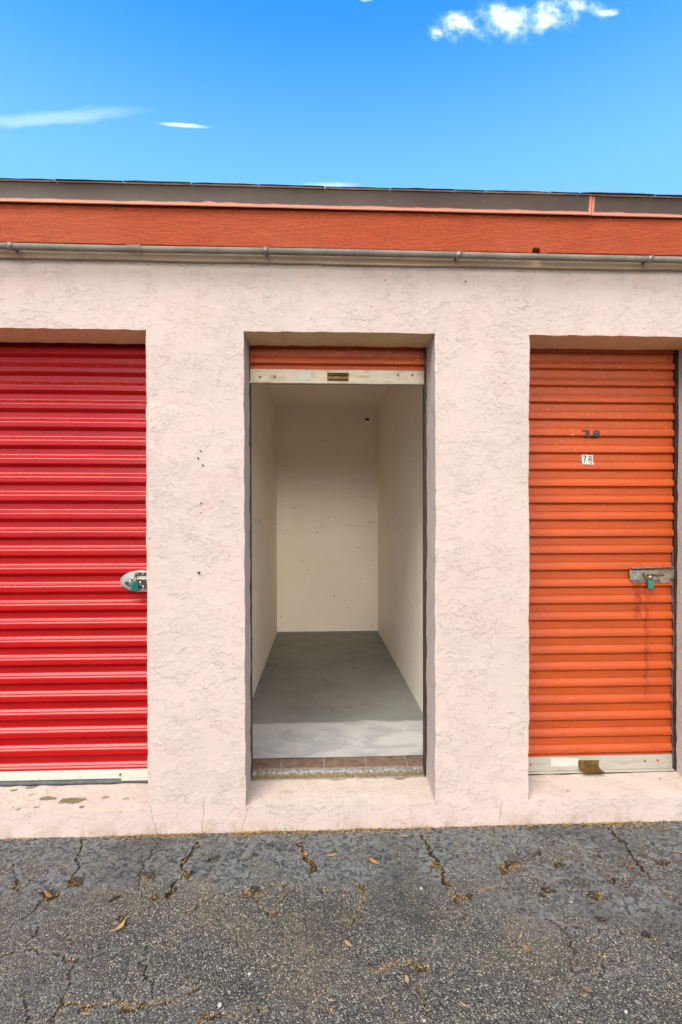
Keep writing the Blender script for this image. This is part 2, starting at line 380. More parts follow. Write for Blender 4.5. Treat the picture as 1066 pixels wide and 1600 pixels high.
MAT['white'] = m_noise('white_sticker', (0.54, 0.526, 0.486), (0.473, 0.453, 0.405), 70, .5)
MAT['ink'] = m_noise('black_ink', (.008, .008, .013), (.016, .016, .022), 200, .55)
MAT['brick'] = m_noise('brown_brick', (0.12, 0.069, 0.045), (0.18, 0.12, 0.084), 26, .85, 0, .002, 140)
MAT['mortar'] = m_noise('mortar', (0.252, 0.228, 0.186), (0.18, 0.162, 0.126), 60, .9)
MAT['hole'] = m_noise('dark_hole', (.03, .02, .016), (.07, .045, .035), 200, .9)
MAT['leaf_orange'] = m_noise('orange_leaf', (0.527, 0.221, 0.0425), (0.408, 0.145, 0.0255), 120, .6)
MAT['leaf_tan'] = m_noise('tan_leaf', (0.4, 0.272, 0.136), (0.304, 0.184, 0.08), 120, .7)
MAT['leaf_brown'] = m_noise('brown_leaf', (0.289, 0.145, 0.051), (0.187, 0.085, 0.0298), 120, .7)
MAT['pebble'] = m_noise('pale_stone', (0.385, 0.364, 0.322), (0.294, 0.266, 0.224), 150, .8)

def m_room():
    m, n, b = material('cream_wall_paint', rough=.55, spec=.3)
    p = n.pos(); px, py, pz = n.sep(p)
    col = n.mix(n.smooth(n.noise(p, 1.6, 5, .6), .3, .7), (.86, .785, .68), (.89, .83, .74))
    sm = n.math('MULTIPLY', n.smooth(n.noise(n.scale(p, (2.5, 1, 7)), 2.6, 5, .65), .50, .78), n.smooth(n.math('ABSOLUTE', n.math('SUBTRACT', pz, 1.50)), .12, .01))
    col = n.mix(n.math('MULTIPLY', sm, .55), col, (.40, .33, .26))
    ds = n.voronoi(n.comb(n.math('ADD', px, py), pz, 0.0), 2.6, dim='2D'); dots = n.smooth(ds.outputs['Distance'], .022, .013)
    col = n.mix(n.math('MULTIPLY', dots, .75), col, (.13, .10, .08))
    sc = n.smooth(n.noise(n.scale(n.add(p, (4, 2, 1)), (1, 1, .35)), 9, 3, .6), .70, .76)
    col = n.mix(n.math('MULTIPLY', sc, .25), col, (.42, .35, .28))
    n.l.new(col, b.inputs['Base Color'])
    bump(n, b, n.noise(p, 60, 3, .55), .0008)
    return m
MAT['room'] = m_room()

def m_floor():
    m, n, b = material('grey_floor_paint', rough=.5, spec=.35)
    p = n.pos(); px, py, pz = n.sep(p)
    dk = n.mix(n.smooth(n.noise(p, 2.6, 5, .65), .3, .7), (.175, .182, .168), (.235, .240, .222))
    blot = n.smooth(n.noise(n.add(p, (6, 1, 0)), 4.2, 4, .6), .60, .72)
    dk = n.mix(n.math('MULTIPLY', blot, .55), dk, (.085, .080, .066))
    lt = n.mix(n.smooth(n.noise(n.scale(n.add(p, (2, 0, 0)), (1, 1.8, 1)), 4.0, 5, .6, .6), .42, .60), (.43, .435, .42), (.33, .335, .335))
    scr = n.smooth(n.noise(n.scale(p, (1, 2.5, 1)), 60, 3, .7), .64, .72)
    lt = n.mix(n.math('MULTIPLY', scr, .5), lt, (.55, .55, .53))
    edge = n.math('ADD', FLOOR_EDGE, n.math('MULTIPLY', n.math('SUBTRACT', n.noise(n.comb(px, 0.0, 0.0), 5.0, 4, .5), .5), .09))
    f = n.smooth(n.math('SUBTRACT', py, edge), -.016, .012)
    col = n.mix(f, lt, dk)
    n.l.new(col, b.inputs['Base Color'])
    bump(n, b, n.noise(p, 14, 5, .6), .004, .6)
    return m
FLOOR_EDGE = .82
MAT['floor'] = m_floor()

# ------------------------------------------------------------------ object helpers
def link(name, me, mat, parent=None):
    o = bpy.data.objects.new(name, me); C.objects.link(o)
    if mat is not None: me.materials.append(mat)
    if parent is not None: o.parent = parent
    return o
def obj(name, bm, mat, parent=None, smooth=False):
    me = bpy.data.meshes.new(name)
    bmesh.ops.recalc_face_normals(bm, faces=bm.faces)
    if smooth:
        for f in bm.faces: f.smooth = True
    bm.to_mesh(me); bm.free()
    if smooth: me.set_sharp_from_angle(angle=math.radians(38))
    o = link(name, me, mat, parent)
    if parent is not None: o.matrix_parent_inverse = parent_world(parent).inverted()
    return o
def parent_world(p):
    m = p.matrix_basis.copy()
    return (parent_world(p.parent) @ p.matrix_parent_inverse @ m) if p.parent else m
def tag(o, label=None, cat=None, group=None, kind=None):
    if label: o['label'] = label
    if cat: o['category'] = cat
    if group: o['group'] = group
    if kind: o['kind'] = kind
    return o
def empty(name, loc, label, cat, group=None):
    o = bpy.data.objects.new(name, None); C.objects.link(o); o.location = loc
    o.empty_display_size = .1
    return tag(o, label, cat, group)
def bevel(o, w=.004, seg=2, ang=35):
    m = o.modifiers.new('bevel', 'BEVEL'); m.width = w; m.segments = seg; m.limit_method = 'ANGLE'; m.angle_limit = math.radians(ang)
    m.harden_normals = False
    return o
def box(bm, x0, x1, y0, y1, z0, z1):
    vs = [bm.verts.new((x, y, z)) for x in (x0, x1) for y in (y0, y1) for z in (z0, z1)]
    for f in ((0, 1, 3, 2), (4, 6, 7, 5), (0, 4, 5, 1), (2, 3, 7, 6), (0, 2, 6, 4), (1, 5, 7, 3)):
        bm.faces.new([vs[i] for i in f])
    return vs
def B(*a):
    bm = bmesh.new(); box(bm, *a); return bm
def tube(bm, pts, r, seg=10, cap=True):
    pts = [Vector(p) for p in pts]; rings = []
    for i, p in enumerate(pts):
        t = (pts[min(i + 1, len(pts) - 1)] - pts[max(i - 1, 0)]).normalized()
        a = Vector((0, 0, 1)) if abs(t.z) < .9 else Vector((0, 1, 0))
        u_ = t.cross(a).normalized(); v_ = t.cross(u_)
        rr = r[i] if isinstance(r, (list, tuple)) else r
        rings.append([bm.verts.new(p + rr * (math.cos(k * 2 * math.pi / seg) * u_ + math.sin(k * 2 * math.pi / seg) * v_)) for k in range(seg)])
    for a, b_ in zip(rings, rings[1:]):
        for k in range(seg): bm.faces.new((a[k], a[(k + 1) % seg], b_[(k + 1) % seg], b_[k]))
    if cap:
        bm.faces.new(rings[0]); bm.faces.new(rings[-1])
def disc_y(bm, x, y, z, r, depth, seg=14, rz=None):     # short cylinder facing -y
    rz = rz or r
    a = [bm.verts.new((x + r * math.cos(2 * math.pi * k / seg), y, z + rz * math.sin(2 * math.pi * k / seg))) for k in range(seg)]
    b_ = [bm.verts.new((v.co.x, y + depth, v.co.z)) for v in a]
    bm.faces.new(a); bm.faces.new(b_)
    for k in range(seg): bm.faces.new((a[k], a[(k + 1) % seg], b_[(k + 1) % seg], b_[k]))
def prism_xz(bm, pts, y0, y1):
    a = [bm.verts.new((x, y0, z)) for x, z in pts]; b_ = [bm.verts.new((x, y1, z)) for x, z in pts]
    bm.faces.new(a); bm.faces.new(b_)
    for k in range(len(pts)): bm.faces.new((a[k], a[(k + 1) % len(pts)], b_[(k + 1) % len(pts)], b_[k]))

rng = np.random.default_rng(11)
LAT = rng.random((256, 256))
def vnoise(x, y, sc, seed=0):
    x = np.asarray(x, float) * sc + seed * 17.31; y = np.asarray(y, float) * sc + seed * 7.77
    xi = np.floor(x).astype(int); yi = np.floor(y).astype(int); fx = x - xi; fy = y - yi
    fx = fx * fx * (3 - 2 * fx); fy = fy * fy * (3 - 2 * fy)
    g = lambda a, b_: LAT[a & 255, b_ & 255]
    return (g(xi, yi) * (1 - fx) + g(xi + 1, yi) * fx) * (1 - fy) + (g(xi, yi + 1) * (1 - fx) + g(xi + 1, yi + 1) * fx) * fy
def fbm(x, y, sc, oct=4, seed=0, gain=.5):
    t = 0; a = 1; s = 0
    for i in range(oct):
        t = t + a * vnoise(x, y, sc * 2 ** i, seed + i); s += a; a *= gain
    return t / s
def sstep(a, b_, v):
    t = np.clip((v - a) / (b_ - a), 0, 1); return t * t * (3 - 2 * t)

# ------------------------------------------------------------------ the storage building
T = .205                                    # wall thickness
ZL, ZT = 2.4078, 2.76                       # lintel, wall top
XA, XB, XC, XD, XE = -.8125, -.3519, .5684, 1.0317, 1.921
ZS0, ZS1 = .127, .152                       # sill, front and back
X0 = -3.25
XL, XR, YB, ZF, ZC = -.4746, .6928, 3.5967, .2249, 2.8091
WX0, WX1 = -7.0, 7.0

bld = empty('storage_building', (0, 0, 0), 'pink stucco storage unit building with red and orange roll-up doors and one open unit', 'building')

def lines(stops, step):
    out_ = []
    for a, b_ in zip(stops, stops[1:]):
        k = max(1, int(round((b_ - a) / step))); out_ += [a + (b_ - a) * i / k for i in range(k)]
    return out_ + [stops[-1]]
def wall_mesh():
    bm = bmesh.new()
    xs = lines([WX0, X0], .5)[:-1] + lines([X0, -1.9], .2)[:-1] + lines([-1.9, XA, XB, XC, XD, XE], .02)[:-1] + lines([XE, 2.3], .05)[:-1] + lines([2.3, WX1], .5)
    zs = lines([-.05, ZS0, ZL, ZT], .02)
    ops = [(X0, XA), (XB, XC), (XD, XE)]
    eps = 1e-6
    def in_open(xm, zm): return ZS0 < zm < ZL and any(a < xm < b_ for a, b_ in ops)
    def wob(x, y, z):
        dx_ = (fbm(z * 1.0 + y * .7, x * .5, 17, 4, 3) - .5) * .010; dz_ = (fbm(x * 1.0 + y * .7, z * .5 + 5, 17, 4, 5) - .5) * .010
        dy_ = (fbm(x, z, 2.2, 3, 9) - .5) * .010
        if z < .0 or z > ZT - .01: dz_ = 0
        if not (-3.3 < x < 2.4): return (x, y, z)
        return (x + dx_, y + dy_, z + dz_)
    V = {}
    def vert(x, y, z):
        k = (round(x, 5), round(y, 5), round(z, 5))
        if k not in V: V[k] = bm.verts.new(wob(x, y, z))
        return V[k]
    for y in (0.0, T):
        for x0, x1 in zip(xs, xs[1:]):
            for z0, z1 in zip(zs, zs[1:]):
                if in_open((x0 + x1) / 2, (z0 + z1) / 2): continue
                def zz(x, z): return z + (ZS1 - ZS0) * (y / T) if abs(z - ZS0) < eps and any(a - eps <= x <= b_ + eps for a, b_ in ops) else z
                bm.faces.new([vert(x, y, zz(x, z)) for x, z in ((x0, z0), (x1, z0), (x1, z1), (x0, z1))])
    ys = lines([0.0, T], .034)
    for a, b_ in ops:
        xo = [x for x in xs if a - eps <= x <= b_ + eps]; zo = [z for z in zs if ZS0 - eps <= z <= ZL + eps]
        sz = lambda y: ZS0 + (ZS1 - ZS0) * y / T
        for y0, y1 in zip(ys, ys[1:]):
            for x0, x1 in zip(xo, xo[1:]):
                bm.faces.new([vert(x0, y0, ZL), vert(x1, y0, ZL), vert(x1, y1, ZL), vert(x0, y1, ZL)])
                bm.faces.new([vert(x0, y0, sz(y0)), vert(x0, y1, sz(y1)), vert(x1, y1, sz(y1)), vert(x1, y0, sz(y0))])
            for z0, z1 in zip(zo, zo[1:]):
                for x in (a, b_):
                    g = lambda z, y: sz(y) if abs(z - ZS0) < eps else z
                    bm.faces.new([vert(x, y0, g(z0, y0)), vert(x, y1, g(z0, y1)), vert(x, y1, g(z1, y1)), vert(x, y0, g(z1, y0))])
    bmesh.ops.recalc_face_normals(bm, faces=bm.faces)
    return bm
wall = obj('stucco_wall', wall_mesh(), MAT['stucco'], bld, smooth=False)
bevel(wall, .0065, 2, 50)
for p_ in wall.data.polygons: p_.use_smooth = True
wall.data.set_sharp_from_angle(angle=math.radians(45))

# shell of the block
bm = bmesh.new(); box(bm, WX0, WX0 + .2, T + .001, 4.4, -.05, ZT); box(bm, WX1 - .2, WX1, T + .001, 4.4, -.05, ZT); box(bm, WX0 + .2, WX1 - .2, 4.2, 4.4, -.05, ZT)
for xg in (WX0, WX1):
    k = .02 if xg < 0 else -.02
    prism = [bm.verts.new(q) for q in ((xg + k, .0, ZT), (xg + k, 4.4, ZT), (xg + k, 2.2, 3.38))]; bm.faces.new(prism)
obj('rear_wall', bm, MAT['stucco'], bld)
bm = bmesh.new()
EAVE_Y, EAVE_Z = -.085, 3.0455
SL = .16
ridge = EAVE_Z + SL * (2.2 - EAVE_Y)
for (ya, za, yb, zb) in ((EAVE_Y + .03, EAVE_Z - .002, 2.2, ridge), (2.2, ridge, 4.49, EAVE_Z)):
    vs = []
    for x in (WX0 - .2, WX1 + .2):
        vs.append([bm.verts.new((x, ya, za)), bm.verts.new((x, yb, zb)), bm.verts.new((x, yb, zb - .03)), bm.verts.new((x, ya, za - .03))])
    a, b_ = vs
    bm.faces.new(a); bm.faces.new(b_[::-1])
    for k in range(4): bm.faces.new((a[k], a[(k + 1) % 4], b_[(k + 1) % 4], b_[k]))
roof = obj('roof', bm, MAT['shingle'], bld)
bm = bmesh.new(); box(bm, WX0, WX1, -.02, T, ZT + .001, 3.03); box(bm, WX0, WX1, T + .001, 4.4, 2.9, 2.93)
obj('wall_plate', bm, MAT['trim'], bld)
# first course of shingles: a row of tabs with their own lift and length
x = -3.6
while x < 3.4:
    L = random.choice((.14, .19, .30, .30, .36)); gap = random.uniform(.002, .006)
    if True:
        k = random.choice((.0012, .0018, .0026, .0038)); fr = EAVE_Y - random.uniform(.002, .010); bm = bmesh.new()
        n_ = max(2, int(L / .05)); top = []; bot = []
        for i in range(n_ + 1):
            xx = x + L * i / n_; jz = random.uniform(-.0012, .0012); z = EAVE_Z - .0008
            top.append((bm.verts.new((xx, fr + random.uniform(-.002, .002), z + k * (.25 if i in (0, n_) else 1) + jz)), bm.verts.new((xx, fr + .25, z + k + .25 * SL))))
            bot.append((bm.verts.new((xx, fr, z)), bm.verts.new((xx, fr + .25, z + .25 * SL))))
        for i in range(n_):
            bm.faces.new((top[i][0], top[i + 1][0], top[i + 1][1], top[i][1])); bm.faces.new((bot[i][0], bot[i][1], bot[i + 1][1], bot[i + 1][0]))
            bm.faces.new((top[i][0], bot[i][0], bot[i + 1][0], top[i + 1][0]))
        bm.faces.new((top[0][0], top[0][1], bot[0][1], bot[0][0])); bm.faces.new((top[-1][0], bot[-1][0], bot[-1][1], top[-1][1]))
        obj('shingle', bm, MAT['shingle'], roof)
    x += L + gap

# metal drip edge in two lengths, with a folded lip on top and a kick at the bottom
def drip(xa, xb, yo):
    bm = bmesh.new()
    prof = [(-.022, 3.038), (-.074, 3.040), (-.080, 3.036), (-.078, 3.024), (-.072, 2.964), (-.078, 2.952), (-.076, 2.949), (-.066, 2.956), (-.056, 3.00), (-.022, 3.05)]
    n_ = max(2, int((xb - xa) / .1)); rows = []
    for i in range(n_ + 1):
        xx = xa + (xb - xa) * i / n_; wv = (vnoise(xx, 1.0, 3, 2) - .5) * .004
        rows.append([bm.verts.new((xx, y + yo + wv, z)) for y, z in prof])
    for a, b_ in zip(rows, rows[1:]):
        for k in range(len(prof)): bm.faces.new((a[k], b_[k], b_[(k + 1) % len(prof)], a[(k + 1) % len(prof)]))
    bm.faces.new(rows[0]); bm.faces.new(rows[-1])
    o = obj('drip_edge', bm, MAT['drip'], bld, smooth=True)
    bm = bmesh.new(); tube(bm, [(xa + (xb - xa) * i / n_, -.0820 + yo + (vnoise(xa + (xb - xa) * i / n_, 1.0, 3, 2) - .5) * .004, 3.0425) for i in range(n_ + 1)], .0042, 8)
    obj('rolled_lip', bm, MAT['lip'], o, smooth=True)
drip(WX0 - .2, SEAM_X - .002, 0); drip(SEAM_X + .002, WX1 + .2, .003)
# fascia board with a chipped notch
bm = bmesh.new(); zf0, zf1, yf0, yf1 = 2.772, 2.960, -.058, -.021
nx = W(838, 395, yf0)[0]
xs = [WX0 - .2] + list(np.linspace(-2.2, nx - .022, 40)) + [nx - .015, nx, nx + .016, nx + .022] + list(np.linspace(nx + .06, 2.6, 20)) + [WX1 + .2]
rows = []
for xx in xs:
    nz_ = .026 if nx - .018 < xx < nx + .018 else 0
    ww = (vnoise(xx, 2, 2.3, 4) - .5) * .006 if -2.3 < xx < 2.7 else 0
    yo = (vnoise(xx, 6, 1.1, 8) - .5) * .004
    rows.append([bm.verts.new((xx, yf0 + yo, zf0 + nz_ + ww)), bm.verts.new((xx, yf0 + yo, zf1)), bm.verts.new((xx, yf1, zf1)), bm.verts.new((xx, yf1, zf0 + nz_ + ww))])
for a, b_ in zip(rows, rows[1:]):
    for k in range(4): bm.faces.new((a[k], b_[k], b_[(k + 1) % 4], a[(k + 1) % 4]))
bm.faces.new(rows[0]); bm.faces.new(rows[-1])
bevel(obj('fascia_board', bm, MAT['fascia'], bld), .004, 2, 40)
# thin lower batten line of the fascia
bm = bmesh.new(); box(bm, -3.4, nx - .05, -.0615, -.0585, 2.776, 2.792); box(bm, nx + .05, 3.4, -.0615, -.0585, 2.776, 2.792)
bevel(obj('fascia_batten', bm, MAT['fascia'], bld), .0012, 1)
# timber trim on the wall under it
bm = bmesh.new(); n_ = 60; rows = []
for i in range(n_ + 1):
    xx = -3.4 + 6.8 * i / n_; ww = (fbm(xx, 3, 3, 3, 6) - .5) * .012
    rows.append([bm.verts.new((xx, -.020, 2.726 + ww)), bm.verts.new((xx, -.020, 2.790)), bm.verts.new((xx, -.0005, 2.790)), bm.verts.new((xx, -.0005, 2.726 + ww))])
for a, b_ in zip(rows, rows[1:]):
    for k in range(4): bm.faces.new((a[k], b_[k], b_[(k + 1) % 4], a[(k + 1) % 4]))
bm.faces.new(rows[0]); bm.faces.new(rows[-1])
bevel(obj('trim_board', bm, MAT['trim'], bld), .003, 2, 40)
# conduit with straps and a coupling
CYY, CZ, CR = -.078, 2.7475, .0145
bm = bmesh.new(); tube(bm, [(x_, CYY + (vnoise(x_, 3, 1.2, 3) - .5) * .004, CZ + (vnoise(x_, 9, 1.0, 3) - .5) * .006) for x_ in np.linspace(-3.4, 3.4, 60)], CR, 16)
conduit = obj('conduit', bm, MAT['conduit'], bld, smooth=True)
for px in (14, 415, 718, 1018):
    xx = W(px, 394, CYY - CR)[0]; bm = bmesh.new(); w_ = .013; zc = CZ + (vnoise(xx, 9, 1.0, 3) - .5) * .006; yc = CYY + (vnoise(xx, 3, 1.2, 3) - .5) * .004
    R_ = CR + .003; rows = []
    for k in range(15):
        a = math.radians(40 + 290 * k / 14)
        sh = .012 * (k / 14 - .5)
        rows.append([bm.verts.new((xx - w_ - sh, yc + R_ * math.cos(a), zc + R_ * math.sin(a))), bm.verts.new((xx + w_ - sh, yc + R_ * math.cos(a), zc + R_ * math.sin(a)))])
    for a, b_ in zip(rows, rows[1:]): bm.faces.new((a[0], a[1], b_[1], b_[0]))
    box(bm, xx - w_ * .5, xx + w_ * .5, yc + CR, -.0205, zc + .004, zc + .006)
    o = obj('strap', bm, MAT['strap'], conduit, smooth=True); s_ = o.modifiers.new('solid', 'SOLIDIFY'); s_.thickness = .002
xx0, xx1 = W(197, 391, CYY - CR)[0], W(219, 391, CYY - CR)[0]
bm = bmesh.new(); tube(bm, [(xx0, CYY, CZ), (xx1 - .006, CYY, CZ), (xx1 - .005, CYY, CZ), (xx1, CYY, CZ)], [CR + .0022, CR + .0022, CR + .005, CR + .005], 16)
obj('coupling', bm, MAT['conduit'], conduit, smooth=True)

# ------------------------------------------------------------------ roll-up doors (parts of the building)
def prof_red(z):
    P_ = .0935; t = ((z - 1.508 + .010) / P_) % 1.0
    return float(np.interp(t, RED_T, RED_O))
def red_table():                        # built from the slope angle: sharp underside, flat face, broad rolled shoulder, flat back
    t = np.linspace(0, 1, 801); ang = np.zeros(801); D = .021
    ang += 1.0 * (sstep(.0, .03, t) - sstep(.185, .215, t))
    up_ = (sstep(.40, .56, t) - sstep(.60, .76, t))
    o_ = np.concatenate([[0], np.cumsum(ang[:-1])]); o_ = o_ / o_[-1] * D
    d_ = np.concatenate([[0], np.cumsum(up_[:-1])]); d_ = d_ / d_[-1] * D
    groove = .0012 * np.exp(-((t - .585) / .018) ** 2)
    return t, o_ - d_ - groove
RED_T, RED_O = red_table()
def prof_orange(z, z0=1.502):
    P_ = .0893; t = ((z - z0) / P_) % 1.0
    if t < .5:
        s_ = t / .5        # the rounded rib; above it the flat band with a groove under the next rib
        if s_ < .16: return -.007 + .023 * (s_ / .16) ** .6
        a = (s_ - .16) / .84
        return .016 * (1 - a ** 4.0)
    s_ = (t - .5) / .5
    g = -.003 * math.exp(-((s_ - .04) / .05) ** 2)
    return .0015 + g + .0022 * s_ - (.010 * sstep(.86, .94, s_))
def curtain(name, x0, x1, z0, z1, y, prof, mat, parent, dz=.0024, dx_=.12, amp=.004, seed=0):
    zs = np.arange(z0, z1 + dz * .5, dz); xs_ = np.linspace(x0, x1, max(2, int((x1 - x0) / dx_)))
    V_, F_ = [], []
    for z in zs:
        o_ = prof(z)
        for x_ in xs_:
            V_.append((x_, y - o_ + (vnoise(x_, z, 1.6, seed) - .5) * amp, z + (vnoise(x_, z, 1.1, seed + 4) - .5) * .004))
    nx_ = len(xs_)
    for i in range(len(zs) - 1):
        for j in range(nx_ - 1):
            a = i * nx_ + j; F_.append((a, a + 1, a + nx_ + 1, a + nx_))
    me = bpy.data.meshes.new(name); me.from_pydata(V_, [], F_); me.update()
    for p_ in me.polygons: p_.use_smooth = True
    return link(name, me, mat, parent)

def open_z(n_): return n_
# --- the red door
red = curtain('roll_up_door', X0 - .05, XA + .06, .222, 2.56, .2385, prof_red, MAT['red'], bld, dz=.0013, amp=.006, seed=1)
tag(red, label='red roll-up door at the left, latched with a grey oval latch')
bm = bmesh.new(); box(bm, X0 - .04, XA + .05, .212, .240, .176, .2225)
o = bevel(obj('bottom_bar', bm, MAT['bar_white'], red), .003, 2)
bx = W(192, 1210, .21)[0]
bm = bmesh.new(); box(bm, bx, XA + .045, .2065, .2115, .181, .2215); box(bm, bx - .004, XA + .04, .200, .2115, .170, .1805)
bevel(obj('slide_stop', bm, MAT['bar_white'], o), .0015, 2)
bm = bmesh.new(); disc_y(bm, W(188, 1212, .21)[0], .206, W(188, 1210, .21)[2], .006, .006, 8); obj('bolt', bm, MAT['rust'], o)
bm = bmesh.new(); rows = []
for x_ in np.linspace(X0 - .04, XA + .05, 40):
    rows.append([bm.verts.new((x_, .214 + .022 * math.cos(a) + .01, .161 + .016 * math.sin(a))) for a in np.linspace(0, 2 * math.pi, 13)[:-1]])
for a, b_ in zip(rows, rows[1:]):
    for k in range(12): bm.faces.new((a[k], a[(k + 1) % 12], b_[(k + 1) % 12], b_[k]))
obj('rubber_seal', bm, MAT['rubber'], red, smooth=True)
# track beside each door
def track(x0, x1, parent):
    bm = bmesh.new(); box(bm, x0, x1, T + .006, T + .062, .153, 2.5); return obj('side_track', bm, MAT['black'], parent)
track(XA + .061, XA + .09, red)

# oval latch of the red door
lc = W(221, 908, .2); LX, LZ = lc[0], lc[2]
bm = bmesh.new(); a_, b2 = .108, .056; N_ = 48; rings = []
for (k, yy) in ((1.0, .214), (1.0, .203), (.95, .197), (.80, .194), (.0, .192)):
    if k == 0: break
    rings.append([bm.verts.new((LX + a_ * k * math.cos(2 * math.pi * i / N_), yy, LZ + b2 * k * math.sin(2 * math.pi * i / N_))) for i in range(N_)])
for r0, r1 in zip(rings, rings[1:]):
    for i in range(N_): bm.faces.new((r0[i], r0[(i + 1) % N_], r1[(i + 1) % N_], r1[i]))
bm.faces.new(rings[-1])
latch = obj('oval_latch', bm, MAT['latchgrey'], red, smooth=True)
def L_(px, py): q = W(px, py, .19); return q[0], q[2]
bm = bmesh.new()      # lower crescent opening, dark
up = [L_(x_, y_) for x_, y_ in ((194, 910), (200, 908.5), (210, 908), (225, 908), (252, 908))]; lo = [L_(x_, y_) for x_, y_ in ((252, 921), (225, 921), (210, 919), (203, 917), (197, 914))]
prism_xz(bm, up + lo, .1915, .1938); obj('latch_opening', bm, MAT['hole'], latch)
bm = bmesh.new()      # upper slot
prism_xz(bm, [L_(*q) for q in ((210, 901), (211, 896.5), (214, 894.5), (252, 894.5), (252, 900), (216, 900))], .1915, .1938); obj('latch_opening', bm, MAT['hole'], latch)
bm = bmesh.new(); a0 = L_(213, 904.5); a1 = L_(254, 904.5); tube(bm, [(a0[0], .187, a0[1]), (a1[0], .187, a1[1])], .0085, 10)
obj('slide_bolt', bm, MAT['zinc'], latch, smooth=True)
for px in (215.5, 224.0):
    bm = bmesh.new(); q = L_(px, 896.5); disc_y(bm, q[0], .186, q[1], .0055, .006, 6); obj('bolt', bm, MAT['zinc'], latch)
for (x_, y_, s_) in ((203, 911, .005), (219, 912, .006), (224, 918, .005)):
    bm = bmesh.new(); q = L_(x_, y_); box(bm, q[0] - s_, q[0] + s_, .188, .1914, q[1] - s_ * 1.8, q[1] + s_ * 1.8); bevel(obj('latch_pin', bm, MAT['chrome'], latch), .001)

# --- the orange door on the right
XO0, XO1 = XD - .05, 1.908
ora = curtain('roll_up_door', XO0, XO1, .236, 2.56, .2285, prof_orange, MAT['orange'], bld, seed=3)
tag(ora, label='closed orange roll-up door at the right with the number 78')
ZB0, ZB1 = .1575, .239
bm = bmesh.new(); box(bm, XO0, XO1, .2145, .232, ZB0 + .008, ZB1); box(bm, XO0, XO1, .197, .2325, ZB0, ZB0 + .0075)
obar = bevel(obj('bottom_bar', bm, MAT['bar_alu'], ora), .0015, 2)
bm = bmesh.new(); q = W(878, 1196, .213); q2 = W(925, 1186, .213); prism_xz(bm, [(W(861, 1185, .213)[0], W(861, 1185, .213)[2]), (W(904, 1185, .213)[0], W(904, 1185, .213)[2]), (W(903, 1197, .213)[0], W(903, 1197, .213)[2]), (W(861, 1198, .213)[0], W(861, 1198, .213)[2])], .2132, .2142)
obj('sticker', bm, MAT['bar_white'], obar)
for px, py in ((829, 1195), (1008, 1189), (1028, 1188)):
    bm = bmesh.new(); q = W(px, py, .213); disc_y(bm, q[0], .2115, q[2], .006, .004, 10); obj('bolt', bm, MAT['rust'], obar)
def lift_handle(parent, pxa, pxb, pyt, pyb, y, out_):
    a = W(pxa, pyt, y); c = W(pxb, pyb, y); bm = bmesh.new(); x0, x1, zt, zb = a[0], c[0], a[2], c[2]
    box(bm, x0, x1, y - .004, y + .001, zb, zt)
    rows = []
    for k in range(9):
        t = k / 8; yy = y - .004 - out_ * t; zz = zb + .004 - .006 * math.sin(t * math.pi) - (.003 if t > .8 else 0) - .006 * t
        rows.append([bm.verts.new((x0 + .004 * t, yy, zz)), bm.verts.new((x1 + .008 * t, yy, zz)), bm.verts.new((x1 + .008 * t, yy, zz - .003)), bm.verts.new((x0 + .004 * t, yy, zz - .003))])
    for r0, r1 in zip(rows, rows[1:]):
        for k in range(4): bm.faces.new((r0[k], r0[(k + 1) % 4], r1[(k + 1) % 4], r1[k]))
    bm.faces.new(rows[0]); bm.faces.new(rows[-1])
    return bevel(obj('lift_handle', bm, MAT['brass'], parent), .0012, 2)
lift_handle(obar, 904, 935.5, 1188, 1198, .2135, .045)
track(XO1 + .004, XO1 + .05, ora)
track(XD - .10, XD - .052, ora)
bm = bmesh.new(); tube(bm, [(XO1 - .002 + .004 * math.sin(z * 9), .214, z) for z in np.linspace(.18, 1.35, 30)], .0045, 8); obj('edge_seal', bm, MAT['rubber'], ora, smooth=True)

# numbers: strokes laid on the curtain's own profile
def strokes(name, parent, mat, polys, y_of, thick):
    bm = bmesh.new()
    for pts, wd, closed in polys:
        P2 = []
        m_ = len(pts)
        for i in range(m_ if closed else m_ - 1):
            a, b_ = np.array(pts[i]), np.array(pts[(i + 1) % m_]); k = max(1, int(np.hypot(*(b_ - a)) / .002))
            P2 += [a + (b_ - a) * j / k for j in range(k)]
        if not closed: P2.append(np.array(pts[-1]))
        n2 = len(P2); rows = []
        for i in range(n2):
            t = P2[(i + 1) % n2] - P2[i - 1] if closed else P2[min(i + 1, n2 - 1)] - P2[max(i - 1, 0)]
            t = t / (np.hypot(*t) + 1e-9); nn = np.array((-t[1], t[0])) * wd / 2; row = []
            for s_ in (-1, -.33, .33, 1):
                q = P2[i] + nn * s_; row.append(bm.verts.new((q[0], y_of(q[0], q[1]) - thick, q[1])))
            rows.append(row)
        for i in range(n2 if closed else n2 - 1):
            a, b_ = rows[i], rows[(i + 1) % n2]
            for k in range(3): bm.faces.new((a[k], a[k + 1], b_[k + 1], b_[k]))
    return obj(name, bm, mat, parent, smooth=True)
def ell(cx, cz, rx, rz, shear=0.0, n_=28):
    return [(cx + rx * math.cos(2 * math.pi * k / n_) + shear * rz * math.sin(2 * math.pi * k / n_), cz + rz * math.sin(2 * math.pi * k / n_)) for k in range(n_)]
def yo(x, z):       # the curtain's surface, bulges and all
    zz = z - (float(vnoise(x, z, 1.1, 7)) - .5) * .004
    return .2285 - max(prof_orange(zz), prof_orange(zz + .0015), prof_orange(zz - .0015)) + (float(vnoise(x, z, 1.6, 3)) - .5) * .004 - .0007
def yo_hull(x, z):
    return min(yo(x, z + k * .0015) for k in range(-3, 4))
def PW(px, py): q = W(px, py, .212); return (q[0], q[2])
